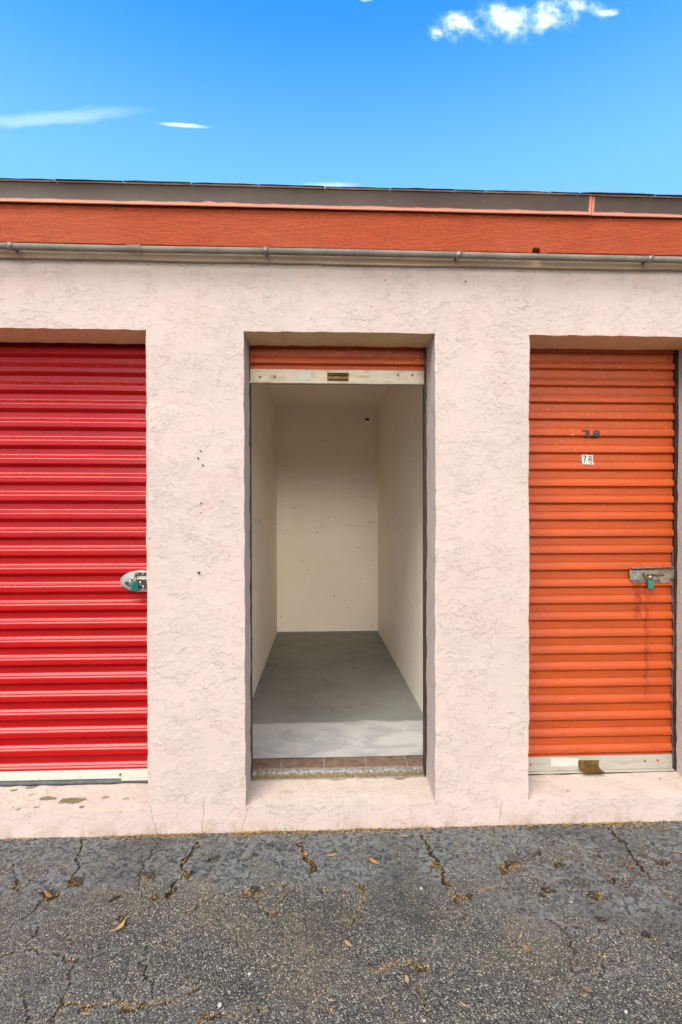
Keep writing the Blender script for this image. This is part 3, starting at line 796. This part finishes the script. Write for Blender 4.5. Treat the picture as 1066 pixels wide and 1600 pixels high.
stencil = strokes('painted_number', ora, MAT['ink'], [
    ([PW(909.5, 673), PW(921, 673)], .009, False), ([PW(920, 673.5), PW(915.5, 683)], .017, False),
    (ell(*PW(932, 675.2), .0135, .0085, .25), .0085, True), (ell(*PW(931.3, 680.2), .0165, .0095, .25), .0095, True)], yo_hull, .0012)
def tile(px0, px1, py0, py1):
    bm = bmesh.new(); zs = np.linspace(W(px0, py1, .216)[2], W(px0, py0, .216)[2], 14); x0, x1 = W(px0, py0, .216)[0], W(px1, py0, .216)[0]; rows = []
    for z in zs: rows.append([bm.verts.new((x0, yo_hull(x0, z) - .0012, z)), bm.verts.new((x1, yo_hull(x1, z) - .0012, z))])
    for a, b_ in zip(rows, rows[1:]): bm.faces.new((a[0], a[1], b_[1], b_[0]))
    return obj('number_sticker', bm, MAT['white'], ora, smooth=True)
t7 = tile(910.2, 918.6, 710, 725.5); t8 = tile(918.9, 927.6, 710.6, 725.8)
PV = lambda px, py: (W(px, py, .216)[0], W(px, py, .216)[2])
strokes('digit', t7, MAT['ink'], [([PV(912.2, 712.3), PV(916.8, 712.3)], .0048, False), ([PV(916.4, 712.5), PV(914.6, 718), PV(913.8, 723.8)], .0052, False)], yo_hull, .0024)
strokes('digit', t8, MAT['ink'], [(ell(*PV(923.3, 715.2), .0066, .0080), .0046, True), (ell(*PV(923.2, 721.2), .0082, .0094), .0046, True)], yo_hull, .0024)

# hasp of the orange door
def HP(px, py): q = W(px, py, .206); return q[0], q[2]
bm = bmesh.new(); prism_xz(bm, [HP(984, 891), HP(1054, 889.5), HP(1054, 904), HP(1047, 905), HP(1046.5, 911), HP(1033, 911.5), HP(1031, 905.5), HP(985, 906)], .207, .210)
hasp = bevel(obj('hasp', bm, MAT['zinc'], ora), .0012, 2)
bm = bmesh.new(); prism_xz(bm, [HP(985.5, 900), HP(1033, 904), HP(1031, 911.5), HP(987, 912)], .210, .214); obj('back_plate', bm, MAT['darkzinc'], hasp)
bm = bmesh.new(); a0, a1 = HP(987, 890), HP(1050, 888); prof = [(.210, 0), (.196, .003), (.193, .009), (.196, .012), (.210, .010)]
r0 = [bm.verts.new((a0[0], y_, a0[1] + z_)) for y_, z_ in prof]; r1 = [bm.verts.new((a1[0], y_, a1[1] + z_)) for y_, z_ in prof]
bm.faces.new(r0); bm.faces.new(r1)
for k in range(5): bm.faces.new((r0[k], r0[(k + 1) % 5], r1[(k + 1) % 5], r1[k]))
bevel(obj('top_flange', bm, MAT['zinc'], hasp), .001, 1)
bm = bmesh.new(); a0, a1 = HP(1004, 897.5), HP(1036, 898.5); tube(bm, [(a0[0], .202, a0[1]), (a1[0], .202, a1[1])], .0062, 10)
obj('slide_bolt', bm, MAT['brass'], hasp, smooth=True)
bm = bmesh.new(); c0 = HP(1010.5, 900); tube(bm, [(c0[0] + .014 * math.cos(a), .199 - .002 * math.sin(a), c0[1] + .011 * math.sin(a)) for a in np.linspace(0, 2 * math.pi, 22)], .0036, 8, False)
obj('ring', bm, MAT['rust'], hasp, smooth=True)
for px, py in ((1039, 897), (991, 894)):
    bm = bmesh.new(); q = HP(px, py); disc_y(bm, q[0], .2035, q[1], .0055, .004, 12); bevel(obj('rivet', bm, MAT['chrome'], hasp), .0012, 2)

# padlocks hang on the latches: things of their own
def padlock(xc, z_top, y, mat, w_, h_, dpt, yaw, label, sh_h):
    t = empty('padlock', (xc, y, z_top - h_), label, 'padlock', 'padlocks on the doors')
    t.rotation_euler = (0, 0, yaw)
    bm = bmesh.new(); c = .22 * w_
    pts = [(-w_ / 2, c * .6), (-w_ / 2 + c * .6, 0), (w_ / 2 - c * .6, 0), (w_ / 2, c * .6), (w_ / 2, h_ - c), (w_ / 2 - c, h_), (-w_ / 2 + c, h_), (-w_ / 2, h_ - c)]
    prism_xz(bm, pts, -dpt / 2, dpt / 2)
    o = link('body', bpy.data.meshes.new('body'), mat, t); bmesh.ops.recalc_face_normals(bm, faces=bm.faces); bm.to_mesh(o.data); bm.free(); bevel(o, .0035, 3, 30)
    bm = bmesh.new(); r = w_ * .30
    pts = [(-r, 0, h_ - .004), (-r, 0, h_ + sh_h)] + [(-r * math.cos(a), 0, h_ + sh_h + r * math.sin(a)) for a in np.linspace(.2, math.pi - .2, 9)] + [(r, 0, h_ + sh_h), (r, 0, h_ - .004)]
    tube(bm, pts, .0036, 10)
    for f in bm.faces: f.smooth = True
    o = link('shackle', bpy.data.meshes.new('shackle'), MAT['chrome'], t); bmesh.ops.recalc_face_normals(bm, faces=bm.faces); bm.to_mesh(o.data); bm.free()
    return t
q = W(211, 909, .180)
padlock(q[0] - .001, q[2] + .002, .176, MAT['teal'], .038, .049, .019, math.radians(32), 'teal green padlock hanging from the grey oval latch of the red door', .014)
q = W(1015.5, 907, .196)
padlock(q[0], q[2], .190, MAT['green'], .031, .043, .017, math.radians(-8), 'green padlock hanging from the zinc hasp of the orange door', .014)

# --- the half rolled-up door of the open unit
XM0, XM1 = XB - .02, XC + .02
cen = curtain('roll_up_door', XM0, XM1, 2.290, 2.56, .2315, lambda z: prof_orange(z, 2.3155), MAT['orange'], bld, seed=5)
tag(cen, label='orange roll-up door raised above the open unit')
bz0, bz1 = W(527, 600, .214)[2], W(527, 577.5, .214)[2]
bm = bmesh.new(); box(bm, XM0 + .018, XM1 - .030, .2155, .236, bz0 + .010, bz1); box(bm, XM0 + .018, XM1 - .030, .205, .237, bz0, bz0 + .0095)
cbar = bevel(obj('bottom_bar', bm, MAT['bar_old'], cen), .0025, 3)
for px, py in ((406.5, 589), (429.5, 588.5), (622, 586.5), (644.5, 586)):
    bm = bmesh.new(); q = W(px, py, .214); disc_y(bm, q[0], .2125, q[2], .007, .004, 12); obj('bolt', bm, MAT['rust'], cbar)
a, c = W(511.5, 583, .213), W(545, 595, .213); bm = bmesh.new()
box(bm, a[0], c[0], .2115, .2152, c[2], a[2]); box(bm, a[0], c[0], .198, .2113, a[2] - .014, a[2] - .0105); box(bm, a[0] + .002, c[0] - .002, .196, .2113, c[2] + .003, c[2] + .011); box(bm, a[0], c[0], .2, .2113, a[2] - .004, a[2] - .0005)
bevel(obj('lift_handle', bm, MAT['brass'], cbar), .001, 1)
a, c = W(465, 579, .2), W(486, 592, .2); bm = bmesh.new(); prism_xz(bm, [(a[0], c[2]), (c[0], c[2] + .002), (c[0], a[2]), (a[0], a[2])], .2135, .2148); obj('sticker', bm, MAT['bar_white'], cbar)
bm = bmesh.new(); box(bm, XC - .010, XC + .05, T + .006, T + .05, .153, 2.5); obj('side_track', bm, MAT['black'], bld)
bm = bmesh.new(); box(bm, XB - .05, XB + .0035, T + .006, T + .05, .153, 2.5); obj('side_track', bm, MAT['black'], bld)

# --- the room of the open unit
bm = bmesh.new(); box(bm, XL - .05, XL, T + .001, YB, ZF - .15, ZC + .02); obj('room_wall', bm, MAT['room'], bld)
bm = bmesh.new(); box(bm, XR, XR + .05, T + .001, YB, ZF - .15, ZC + .02); obj('room_wall', bm, MAT['room'], bld)
bm = bmesh.new(); box(bm, XL - .05, XR + .05, YB + .001, YB + .06, ZF - .15, ZC + .02); bw = obj('room_wall', bm, MAT['room'], bld)
bm = bmesh.new(); box(bm, XL, XR, T + .001, YB, ZC, ZC + .05); obj('room_ceiling', bm, MAT['room'], bld)
q = W(574, 655, YB - .01); bm = bmesh.new(); box(bm, q[0] - .024, q[0] + .022, YB - .008, YB + .0005, q[2] - .014, q[2] + .012); bevel(obj('wall_tag', bm, MAT['hole'], bw), .002)
# floor: level at the back, falling gently to the door
V_, F_ = [], []; ys = list(np.linspace(.392, .95, 30)) + list(np.linspace(1.0, YB, 40)); xs_ = np.linspace(XL, XR, 26)
for y in ys:
    for x_ in xs_:
        z = ZF - .040 * (1 - sstep(.40, .95, y)) + (fbm(x_, y, 3.0, 3, 2) - .5) * .006
        V_.append((x_, y, float(z)))
for i in range(len(ys) - 1):
    for j in range(25): a = i * 26 + j; F_.append((a, a + 1, a + 27, a + 26))
me = bpy.data.meshes.new('room_floor'); me.from_pydata(V_, [], F_); me.update()
for p_ in me.polygons: p_.use_smooth = True
flo = link('room_floor', me, MAT['floor'], bld)
# brick threshold: each brick a part
jx = [G(px, 1190, .186)[0] for px in (373, 440, 506.5, 571.5, 635, 702)]
zb = .186
for i in range(5):
    g = .0045; k = random.uniform(-.002, .002); bm = bmesh.new(); box(bm, max(jx[i] + g, XL + .002), min(jx[i + 1] - g, XR - .002), .268, .386, zb - .05, zb + k)
    bevel(obj('threshold_brick', bm, MAT['brick'], bld), .003, 2)
bm = bmesh.new(); box(bm, XL + .001, XR - .001, .262, .3915, .10, zb - .004); obj('mortar_bed', bm, MAT['mortar'], bld)
V_, F_ = [], []; xs_ = np.linspace(XL, XR, 120); yy = np.linspace(T - .004, .2635, 10)
for y in yy:
    for x_ in xs_:
        t = (y - T) / .058; V_.append((x_, y, .150 + .030 * sstep(.25, .8, t) + (fbm(x_, y, 40, 3, 4) - .5) * .010 * (1 - t * .7)))
for i in range(9):
    for j in range(119): a = i * 120 + j; F_.append((a, a + 1, a + 121, a + 120))
me = bpy.data.meshes.new('threshold_strip'); me.from_pydata(V_, [], [f for f in F_]); me.update()
m_, n_, b_ = material('dirty_threshold', rough=.9)
pz_ = n_.sep(n_.pos()); cl = n_.mix(n_.smooth(n_.math('ADD', pz_[1], n_.math('MULTIPLY', n_.noise(n_.pos(), 40, 4, .6), .03)), .249, .258), (.15, .115, .05), (.25, .255, .25))
cl = n_.mix(n_.smooth(n_.noise(n_.pos(), 70, 4, .7), .42, .6), cl, (.10, .085, .06))
cl = n_.mix(n_.smooth(pz_[1], .226, .218), cl, (.30, .29, .25))
n_.l.new(cl, b_.inputs['Base Color'])
link('threshold_strip', me, m_, bld)

# nail holes and weep holes in the stucco
for px, py, r in ((314, 705, .0028), (310, 716, .0036), (317, 727, .0036), (314.5, 786, .0036), (314, 801, .0022), (311, 895, .0055), (234, 841, .0024), (727.5, 440, .003), (525 + 303 / 3.95, 438, .002), (700 + 23, 1142, .002)):
    q = W(px, py, -.001); bm = bmesh.new(); disc_y(bm, q[0], -.0075, q[2], r, .012, 9, r * random.uniform(.8, 1.3)); obj('nail_hole', bm, MAT['hole'], wall)

# ------------------------------------------------------------------ ground: asphalt yard reaching the horizon
CR_PX = [
 (.9, [(133,1312),(130,1325),(122,1352),(119,1364),(112,1374),(103,1389)], .5), (.5, [(103,1389),(90,1398),(75,1406),(50,1425),(20,1446),(5,1455)], .3),
 (.6, [(243,1310),(245,1318),(239,1335),(228,1352),(220,1372),(218,1388),(222,1400),(250,1404)], .4),
 (1.3, [(310,1318),(303,1335),(288,1345),(282,1357),(287,1364),(299,1362),(281,1376),(271,1390),(268,1402)], .8),
 (.5, [(0,1410),(12,1405),(28,1393),(40,1385),(55,1370)], .4), (.6, [(20,1352),(12,1362),(0,1366)], .5),
 (1.3, [(467,1315),(470,1328),(478,1342),(485,1350),(484,1366)], .8), (.4, [(484,1366),(497,1387),(510,1395),(545,1396)], .5),
 (.5, [(285,1428),(300,1424),(312,1408),(330,1404),(345,1398),(361,1397)], .5),
 (.6, [(448,1379),(443,1398),(436,1408),(425,1432),(415,1424),(405,1414),(402,1402),(375,1394)], .7),
 (1.1, [(661,1307),(668,1320),(676,1340),(684,1352),(688,1366),(700,1379)], .7), (.6, [(700,1379),(707,1388),(712,1402),(716,1411),(727,1427),(731,1444)], .7),
 (.6, [(545,1443),(560,1427),(566,1410),(573,1392),(556,1378)], .9), (.5, [(752,1392),(765,1390),(788,1388),(789,1372),(783,1352)], .8), (.3, [(788,1388),(800,1396),(810,1402)], .3),
 (1.2, [(950,1293),(965,1305),(973,1316),(985,1335),(1000,1352),(1012,1366)], .4), (.6, [(1012,1366),(1025,1384),(1045,1400),(1070,1418)], .5),
 (.5, [(990,1290),(1006,1304),(1016,1317),(1036,1337)], .1), (.4, [(872,1298),(880,1312),(895,1330),(904,1340),(922,1356)], .3), (.4, [(794,1310),(806,1326),(822,1341)], .2),
 (.4, [(975,1395),(978,1420),(986,1436)], .1), (.4, [(55,1440),(56,1454),(45,1470),(38,1486)], .1),
 (.6, [(-5,1493),(20,1487),(50,1484),(75,1488),(95,1491),(108,1500),(110,1516),(107,1531),(102,1556),(100,1570),(90,1586),(79,1603)], .35),
 (.5, [(108,1500),(125,1496),(140,1500),(156,1494),(182,1484)], .2), (.5, [(229,1472),(223,1500),(228,1515),(225,1530),(237,1546),(238,1562)], .1),
 (.6, [(104,1569),(125,1572),(150,1572),(170,1570),(179,1565),(195,1573),(215,1574),(240,1570),(265,1567),(290,1554),(312,1544)], .7),
 (.4, [(180,1565),(181,1549)], 0), (.5, [(38,1603),(39,1585),(37,1560),(48,1548)], .2), (.5, [(150,1571),(128,1584),(104,1600)], .4), (.3, [(0,1536),(12,1515),(18,1496)], .3),
 (.5, [(310,1599),(320,1590),(345,1587),(375,1584),(397,1577),(415,1582)], .9), (.3, [(600,1509),(622,1506),(650,1504)], .9), (.25, [(575,1516),(598,1520),(612,1512)], .9),
 (.6, [(858,1438),(872,1447),(882,1454),(890,1471),(905,1489),(930,1494),(945,1500),(947,1522),(920,1526)], .3), (.5, [(880,1452),(905,1449)], .1),
 (.6, [(918,1474),(930,1466),(942,1454),(960,1452),(980,1460),(1000,1465),(1020,1472),(1045,1475),(1070,1479)], .4), (.7, [(1038,1488),(1046,1498),(1070,1510)], .1),
 (.4, [(897,1488),(894,1514),(888,1540),(870,1570)], .5), (.3, [(998,1486),(1008,1500),(990,1515),(958,1528)], .2), (.3, [(480,1585),(505,1572),(520,1590)], .9),
 (.3, [(655,1535),(660,1560),(665,1590)], .9), (.25, [(685,1460),(676,1480),(660,1500),(672,1520)], .5), (.3, [(490,1562),(510,1555),(525,1545)], 1.0),
]
HOLES = [(113,1382,15,9,-.5),(236,1371,15,8,.1),(78,1400,15,8,.2),(25,1384,8,8,.4),(291,1370,12,8,-.3),(488,1358,9,8,.2),(398,1394,20,6,.1),(430,1428,6,5,0),(683,1355,8,7,.3),(696,1378,5,4,0),(712,1400,6,5,0),(730,1402,10,5,0),
         (800,1352,16,7,.1),(790,1362,8,6,0),(874,1350,11,6,0),(933,1338,9,4,0),(840,1334,7,4,0),(999,1347,5,4,0),(1035,1348,14,4,0),(858,1392,10,6,.5),(848,1402,8,4,0),(1050,1402,9,5,.4),(930,1400,14,7,.3),(955,1375,8,4,0),
         (335,1342,10,5,.1),(399,1335,7,4,0),(138,1576,8,5,0),(197,1575,8,5,.3),(112,1505,6,5,0),(180,1402,10,4,0),(245,1402,10,4,0),(565,1390,10,5,.2),(940,1440,9,4,0),(190,1440,8,10,.2),(655,1512,16,6,.1),(1010,1460,8,4,0)]
def gpt(px, py): q = G(px, py); return np.array((q[0], q[1]))
def build_ground():
    st = .0042
    fx = np.arange(-2.05, 2.0, st); fy = np.arange(-1.18, .012, st)
    xs_ = np.concatenate([[-160, -60, -20, -8, -4, -2.6], fx, [2.2, 2.8, 4, 8, 20, 60, 160]])
    ys = np.concatenate([[-160, -60, -20, -8, -4, -2.4, -1.6], fy, [.05, .1, .5, 5, 20, 60, 160]])
    X, Y = np.meshgrid(xs_, ys); X = X.ravel(); Y = Y.ravel()
    inn = (X > -2.06) & (X < 2.01) & (Y > -1.19) & (Y < .013)
    crack = np.zeros(len(X)); hole = np.zeros(len(X)); rim = np.zeros(len(X)); hz = np.zeros(len(X))
    idx = np.where(inn)[0]
    jx_ = X[idx] + (fbm(X[idx], Y[idx], 28, 4, 1, .6) - .5) * .055; jy_ = Y[idx] + (fbm(X[idx], Y[idx], 28, 4, 7, .6) - .5) * .055
    cx, cy = jx_, jy_
    litter = []
    for wd, pts, deb in CR_PX:
        q = [gpt(*p_) for p_ in pts]
        for k, (a, b_) in enumerate(zip(q, q[1:])):
            lo = np.minimum(a, b_) - .12; hi = np.maximum(a, b_) + .12
            s_ = np.where((cx > lo[0]) & (cx < hi[0]) & (cy > lo[1]) & (cy < hi[1]))[0]
            if not len(s_): continue
            ab = b_ - a; L2 = (ab ** 2).sum() + 1e-9
            t = np.clip(((cx[s_] - a[0]) * ab[0] + (cy[s_] - a[1]) * ab[1]) / L2, 0, 1)
            dd = np.hypot(cx[s_] - a[0] - t * ab[0], cy[s_] - a[1] - t * ab[1])
            wv = wd * .0048 * (.45 + 1.1 * vnoise(cx[s_], cy[s_], 22, 3))
            ii = idx[s_]
            crack[ii] = np.maximum(crack[ii], (1 - sstep(wv * .55, wv * 1.15 + .002, dd)) * min(1, .45 + wd * .5))
            rim[ii] = np.maximum(rim[ii], (1 - sstep(wv, wv + .018, dd)) * .9 * (vnoise(cx[s_], cy[s_], 14, 8) > .35))
            hv = sstep(.42, .62, fbm(cx[s_], cy[s_], 18, 3, 12)) * deb
            hole[ii] = np.maximum(hole[ii], (1 - sstep(wv * .8, wv * 2.0 + .008 * deb, dd)) * hv)
            for _ in range(int(deb * 34)):
                tt = random.random(); p_ = a + ab * tt; litter.append((p_[0] + random.gauss(0, .006), p_[1] + random.gauss(0, .006)))
    for (px, py, rx, ry, an) in HOLES:
        c = gpt(px, py); ex = abs(gpt(px + rx, py)[0] - c[0]); ey = abs(gpt(px, py - ry)[1] - c[1])
        s_ = np.where((abs(cx - c[0]) < ex * 2.2 + .05) & (abs(cy - c[1]) < ey * 2.2 + .05))[0]
        u_ = (cx[s_] - c[0]) / ex; v_ = (cy[s_] - c[1]) / ey; u_ = u_ + an * v_
        f = 1 - sstep(.55, 1.0, np.hypot(u_, v_) + (fbm(cx[s_], cy[s_], 45, 3, 5) - .5) * 1.1)
        ii = idx[s_]; hole[ii] = np.maximum(hole[ii], f); hz[ii] = np.minimum(hz[ii], -f * .008)
        f2 = (1 - sstep(.5, .75, np.hypot(u_ - .1, v_ - .45) + (fbm(cx[s_], cy[s_], 50, 3, 9) - .5))) * .8
        crack[ii] = np.maximum(crack[ii], f2)
        for _ in range(int(26 * (rx * ry) / 80)): litter.append((c[0] + random.gauss(0, ex * .5), c[1] + random.gauss(0, ey * .5)))
    n_ = fbm(X, Y, 2.1, 4, 21)
    seal = (1 - sstep(.0, .16, -(Y + .30) + (n_ - .5) * .35)) * .95
    seal = np.maximum(seal, sstep(.55, 1.0, X + (n_ - .5) * .6) * (1 - sstep(.55, .75, -Y)) * .9)
    seal = np.maximum(seal, (1 - sstep(-1.0, -.5, X + (n_ - .5) * 1.0)) * .35)
    seal[~inn] = .2
    # flaking patches of sealer
    fl = sstep(.50, .56, fbm(X, Y, 19, 4, 31, .55)) * sstep(.5, 1.0, X) * (1 - sstep(.45, .6, -Y)) * sstep(.12, .24, -Y)
    seal = seal * (1 - fl); rim = np.maximum(rim, np.where(inn, (1 - np.clip(abs(fbm(X, Y, 19, 4, 31, .55) - .49) / .018, 0, 1)) * sstep(.5, 1.0, X) * (1 - sstep(.45, .6, -Y)) * sstep(.12, .24, -Y) * .8, 0))
    c = gpt(655, 1435); st_ = np.clip(1 - np.hypot((X - c[0]) / .09, (Y - c[1]) / .17) + (n_ - .5) * .8, 0, 1) * .9
    st_ = np.maximum(st_, sstep(.54, .72, fbm(X, Y, 3.2, 4, 41)) * .55); st_[~inn] = 0
    Z = np.where(inn, (fbm(X, Y, 7, 4, 2) - .5) * .012 + (fbm(X, Y, 60, 2, 6) - .5) * .004, -.004) + hz - crack * .007 + rim * .0015
    Z[inn] += .004 * seal[inn]
    edge = inn & (Y > -.01); Z[edge] = np.minimum(Z[edge], .004)
    me = bpy.data.meshes.new('asphalt_yard'); nx_, ny_ = len(xs_), len(ys)
    me.vertices.add(nx_ * ny_); me.vertices.foreach_set('co', np.stack([X, Y, Z], 1).astype(np.float32).ravel())
    i = np.arange(ny_ - 1)[:, None] * nx_ + np.arange(nx_ - 1)[None]; i = i.ravel()
    quads = np.stack([i, i + 1, i + nx_ + 1, i + nx_], 1).astype(np.int32)
    me.loops.add(quads.size); me.loops.foreach_set('vertex_index', quads.ravel())
    me.polygons.add(len(quads)); me.polygons.foreach_set('loop_start', np.arange(len(quads), dtype=np.int32) * 4)
    me.polygons.foreach_set('use_smooth', np.ones(len(quads), dtype=bool))
    me.update(calc_edges=True)
    for nm, arr in (('crack', crack), ('hole', hole), ('seal', seal), ('rim', rim), ('stain', st_)):
        at = me.attributes.new(nm, 'FLOAT', 'POINT'); at.data.foreach_set('value', np.clip(arr, 0, 1).astype(np.float32))
    o = link('ground', me, MAT['asphalt']); tag(o, 'cracked grey asphalt yard in front of the pink building', 'ground', kind='structure')
    return litter
litter = build_ground()

# ------------------------------------------------------------------ leaf litter: crumbs in cracks and along the foot of the wall
m_, n_, b_ = material('leaf_litter', rough=.85)
rnd = n_.node('ShaderNodeNewGeometry').outputs['Random Per Island']
cr = n_.node('ShaderNodeValToRGB'); n_.l.new(rnd, cr.inputs[0])
el = cr.color_ramp.elements; el[0].position = 0; el[0].color = (.05, .033, .014, 1); el[1].position = 1; el[1].color = (.50, .36, .16, 1)
for p_, c_ in ((.35, (.17, .10, .035)), (.6, (.34, .20, .055)), (.85, (.42, .25, .06))):
    e = el.new(p_); e.color = (*c_, 1)
n_.l.new(cr.outputs[0], b_.inputs['Base Color'])
V_, F_ = [], []
def flake(x, y, z, s_, tilt=.5, asp=None):
    a = random.uniform(0, math.pi); asp = asp or random.uniform(.25, .8); ca, sa = math.cos(a), math.sin(a)
    tx, ty = random.uniform(-tilt, tilt), random.uniform(-tilt, tilt); k = len(V_)
    for u_, v_ in ((-1, 0), (-.2, -asp), (1, 0), (.1, asp)):
        xx, yy_ = s_ * (u_ * ca - v_ * sa), s_ * (u_ * sa + v_ * ca)
        V_.append((x + xx, y + yy_, z + max(-.002, tx * xx + ty * yy_) + random.uniform(0, .001)))
    F_.append((k, k + 1, k + 2, k + 3))
for x, y in litter:
    if y < -.004: flake(x, y, .001 + random.random() * .004, random.uniform(.0012, .0042))
for _ in range(16000):
    x = random.uniform(-2.2, 2.2); d_ = float(fbm(np.array(x), np.array(.3), 5.5, 3, 2)); d_ = max(0, (d_ - .36) * 3.2)
    if x > .55: d_ *= .45
    if random.random() < d_:
        y = -abs(random.gauss(0, .014)) - .004; flake(x, y, .003 + random.random() * max(0, .010 + y * .4), random.uniform(.0015, .005), .9)
for _ in range(2600):
    x, y = random.uniform(-2, 1.9), random.uniform(-1.15, -.02)
    if random.random() < .25 + .6 * float(fbm(np.array(x), np.array(y), 2.3, 3, 16)): flake(x, y, .006, random.uniform(.001, .0028))
for px, py, k_ in ((243, 1301, 26), (430, 1302, 34), (655, 1298, 26), (25, 1306, 14), (175, 1304, 22), (560, 1300, 22), (832, 1292, 10), (990, 1288, 10), (318, 1304, 18)):
    q = gpt(px, py)
    for _ in range(k_):
        x = q[0] + random.gauss(0, .022); y = -.006 - abs(random.gauss(0, .008)); h_ = random.uniform(.008, .030); lx, ly = random.gauss(0, .010), -abs(random.gauss(0, .008)); wd_ = .0011; k = len(V_)
        V_ += [(x - wd_, y, 0), (x + wd_, y, 0), (x + lx + wd_ * .4, y + ly, h_), (x + lx - wd_ * .4, y + ly, h_)]; F_.append((k, k + 1, k + 2, k + 3))
for _ in range(1400):     # dirt on the threshold and sill
    x = random.uniform(XB, XC); y = random.uniform(.195, .24); flake(x, y, .158 + random.random() * .006, random.uniform(.001, .0035), .9)
me = bpy.data.meshes.new('leaf_litter'); me.from_pydata(V_, [], F_); me.update()
tag(link('leaf_litter', me, m_), 'brown leaf crumbs lying in the asphalt cracks and along the wall foot', 'leaf litter', kind='stuff')

# single leaves, twigs and stones on the asphalt
def leaf(px, py, L, wd, ang, mat, label, curl=.25, name='fallen_leaf', cat='leaf', group='fallen leaves on the asphalt', z=.007):
    q = gpt(px, py); bm = bmesh.new(); n2 = 8; rows = []
    for i in range(n2 + 1):
        t = i / n2; hw = wd / 2 * (math.sin(math.pi * min(1, t * .97 + .015)) ** .8) * (1.15 - .4 * t)
        x_ = (t - .5) * L; zc = curl * L * (t - .5) ** 2 * 2
        rows.append([bm.verts.new((x_, -hw, zc + hw * .45)), bm.verts.new((x_, 0, zc)), bm.verts.new((x_, hw, zc + hw * .45))])
    for a, b2_ in zip(rows, rows[1:]):
        for k in range(2): bm.faces.new((a[k], a[k + 1], b2_[k + 1], b2_[k]))
    tube(bm, [(-.5 * L, 0, curl * L * .5), (-.62 * L, 0, curl * L * .6)], .0009, 5)
    me = bpy.data.meshes.new(name)
    for f in bm.faces: f.smooth = True
    bm.to_mesh(me); bm.free()
    o = link(name, me, mat); o.location = (q[0], q[1], z); o.rotation_euler = (random.uniform(-.15, .15), random.uniform(-.1, .1), math.radians(ang))
    so_ = o.modifiers.new('solid', 'SOLIDIFY'); so_.thickness = .0006
    return tag(o, label, cat, group)
leaf(585, 1350, .052, .020, -48, MAT['leaf_orange'], 'bright orange pointed leaf below the open unit, biggest in front of the sill')
leaf(520, 1339, .048, .014, 8, MAT['leaf_orange'], 'slim orange leaf lying level just right of the crack below the open doorway')
leaf(478.5, 1338, .028, .018, 80, MAT['leaf_orange'], 'small orange leaf stuck in the crack below the open doorway')
leaf(187, 1453, .060, .018, 62, MAT['leaf_tan'], 'long curled tan leaf on the asphalt at the left', .5)
leaf(636, 1534, .030, .014, 95, MAT['leaf_tan'], 'pale tan teardrop leaf in the middle foreground', .2)
leaf(985, 1358, .034, .022, 150, MAT['leaf_brown'], 'broken orange brown leaf beside the big crack at the right', .5)
leaf(825, 1490, .034, .024, 110, MAT['leaf_brown'], 'folded brown leaf standing up in the right foreground', .9)
leaf(919, 1551, .030, .014, -40, MAT['leaf_brown'], 'small rusty brown leaf in the lower right foreground')
leaf(1042, 1298, .050, .014, 12, MAT['leaf_brown'], 'brown leaf scrap against the wall foot at the far right', .2)
leaf(632, 1309, .046, .012, 5, MAT['leaf_tan'], 'pale leaf scrap lying by the wall foot below the open unit', .2)
leaf(814, 1465, .034, .007, 55, MAT['leaf_tan'], 'thin tan twig leaf above the folded brown leaf', .1)
leaf(76, 1402, .060, .016, -35, MAT['leaf_brown'], 'curled brown leaf in the pothole at the left', .4)
leaf(545, 1479, .038, .013, -45, MAT['leaf_tan'], 'tan leaf lying slanted in the centre foreground', .3)
leaf(726, 1575, .034, .010, -40, MAT['leaf_tan'], 'narrow pale leaf near the bottom edge', .2)
leaf(518, 1567, .028, .010, -20, MAT['leaf_tan'], 'tiny pale leaf sliver in the centre bottom foreground', .2)
leaf(134, 1588, .028, .008, -5, MAT['leaf_tan'], 'thin straw coloured leaf sliver near the bottom left cracks', .1)
leaf(1060, 1334, .05, .010, -30, MAT['leaf_tan'], 'yellowish twig at the right edge of the yard', .1)
def stone(px, py, s_, label):
    q = gpt(px, py); bm = bmesh.new(); bmesh.ops.create_icosphere(bm, subdivisions=2, radius=s_)
    for v_ in bm.verts:
        k = 1 + .35 * (float(vnoise(np.array(v_.co.x * 90 + px), np.array(v_.co.y * 90 + v_.co.z * 50), 1.0, 3)) - .5); v_.co = Vector((v_.co.x * k * 1.2, v_.co.y * k, v_.co.z * k * .7))
    me = bpy.data.meshes.new('pebble'); bm.to_mesh(me); bm.free(); o = link('pebble', me, MAT['pebble']); o.location = (q[0], q[1], s_ * .55 + .002); o.rotation_euler = (0, 0, px)
    tag(o, label, 'pebble', 'loose pebbles on the asphalt')
stone(658, 1390, .0065, 'white pebble fleck beside the dark oil stain')
stone(344, 1573, .0075, 'pale pebble in the lower left foreground, the largest one')
stone(390, 1524, .0055, 'cream pebble in the centre left foreground')
stone(978, 1583, .0050, 'small white pebble in the bottom right corner')
stone(663, 1597, .0050, 'small pale pebble at the bottom edge below the dark stain')
stone(893, 1411, .0045, 'tiny pale pebble on the flaking sealer at the right')
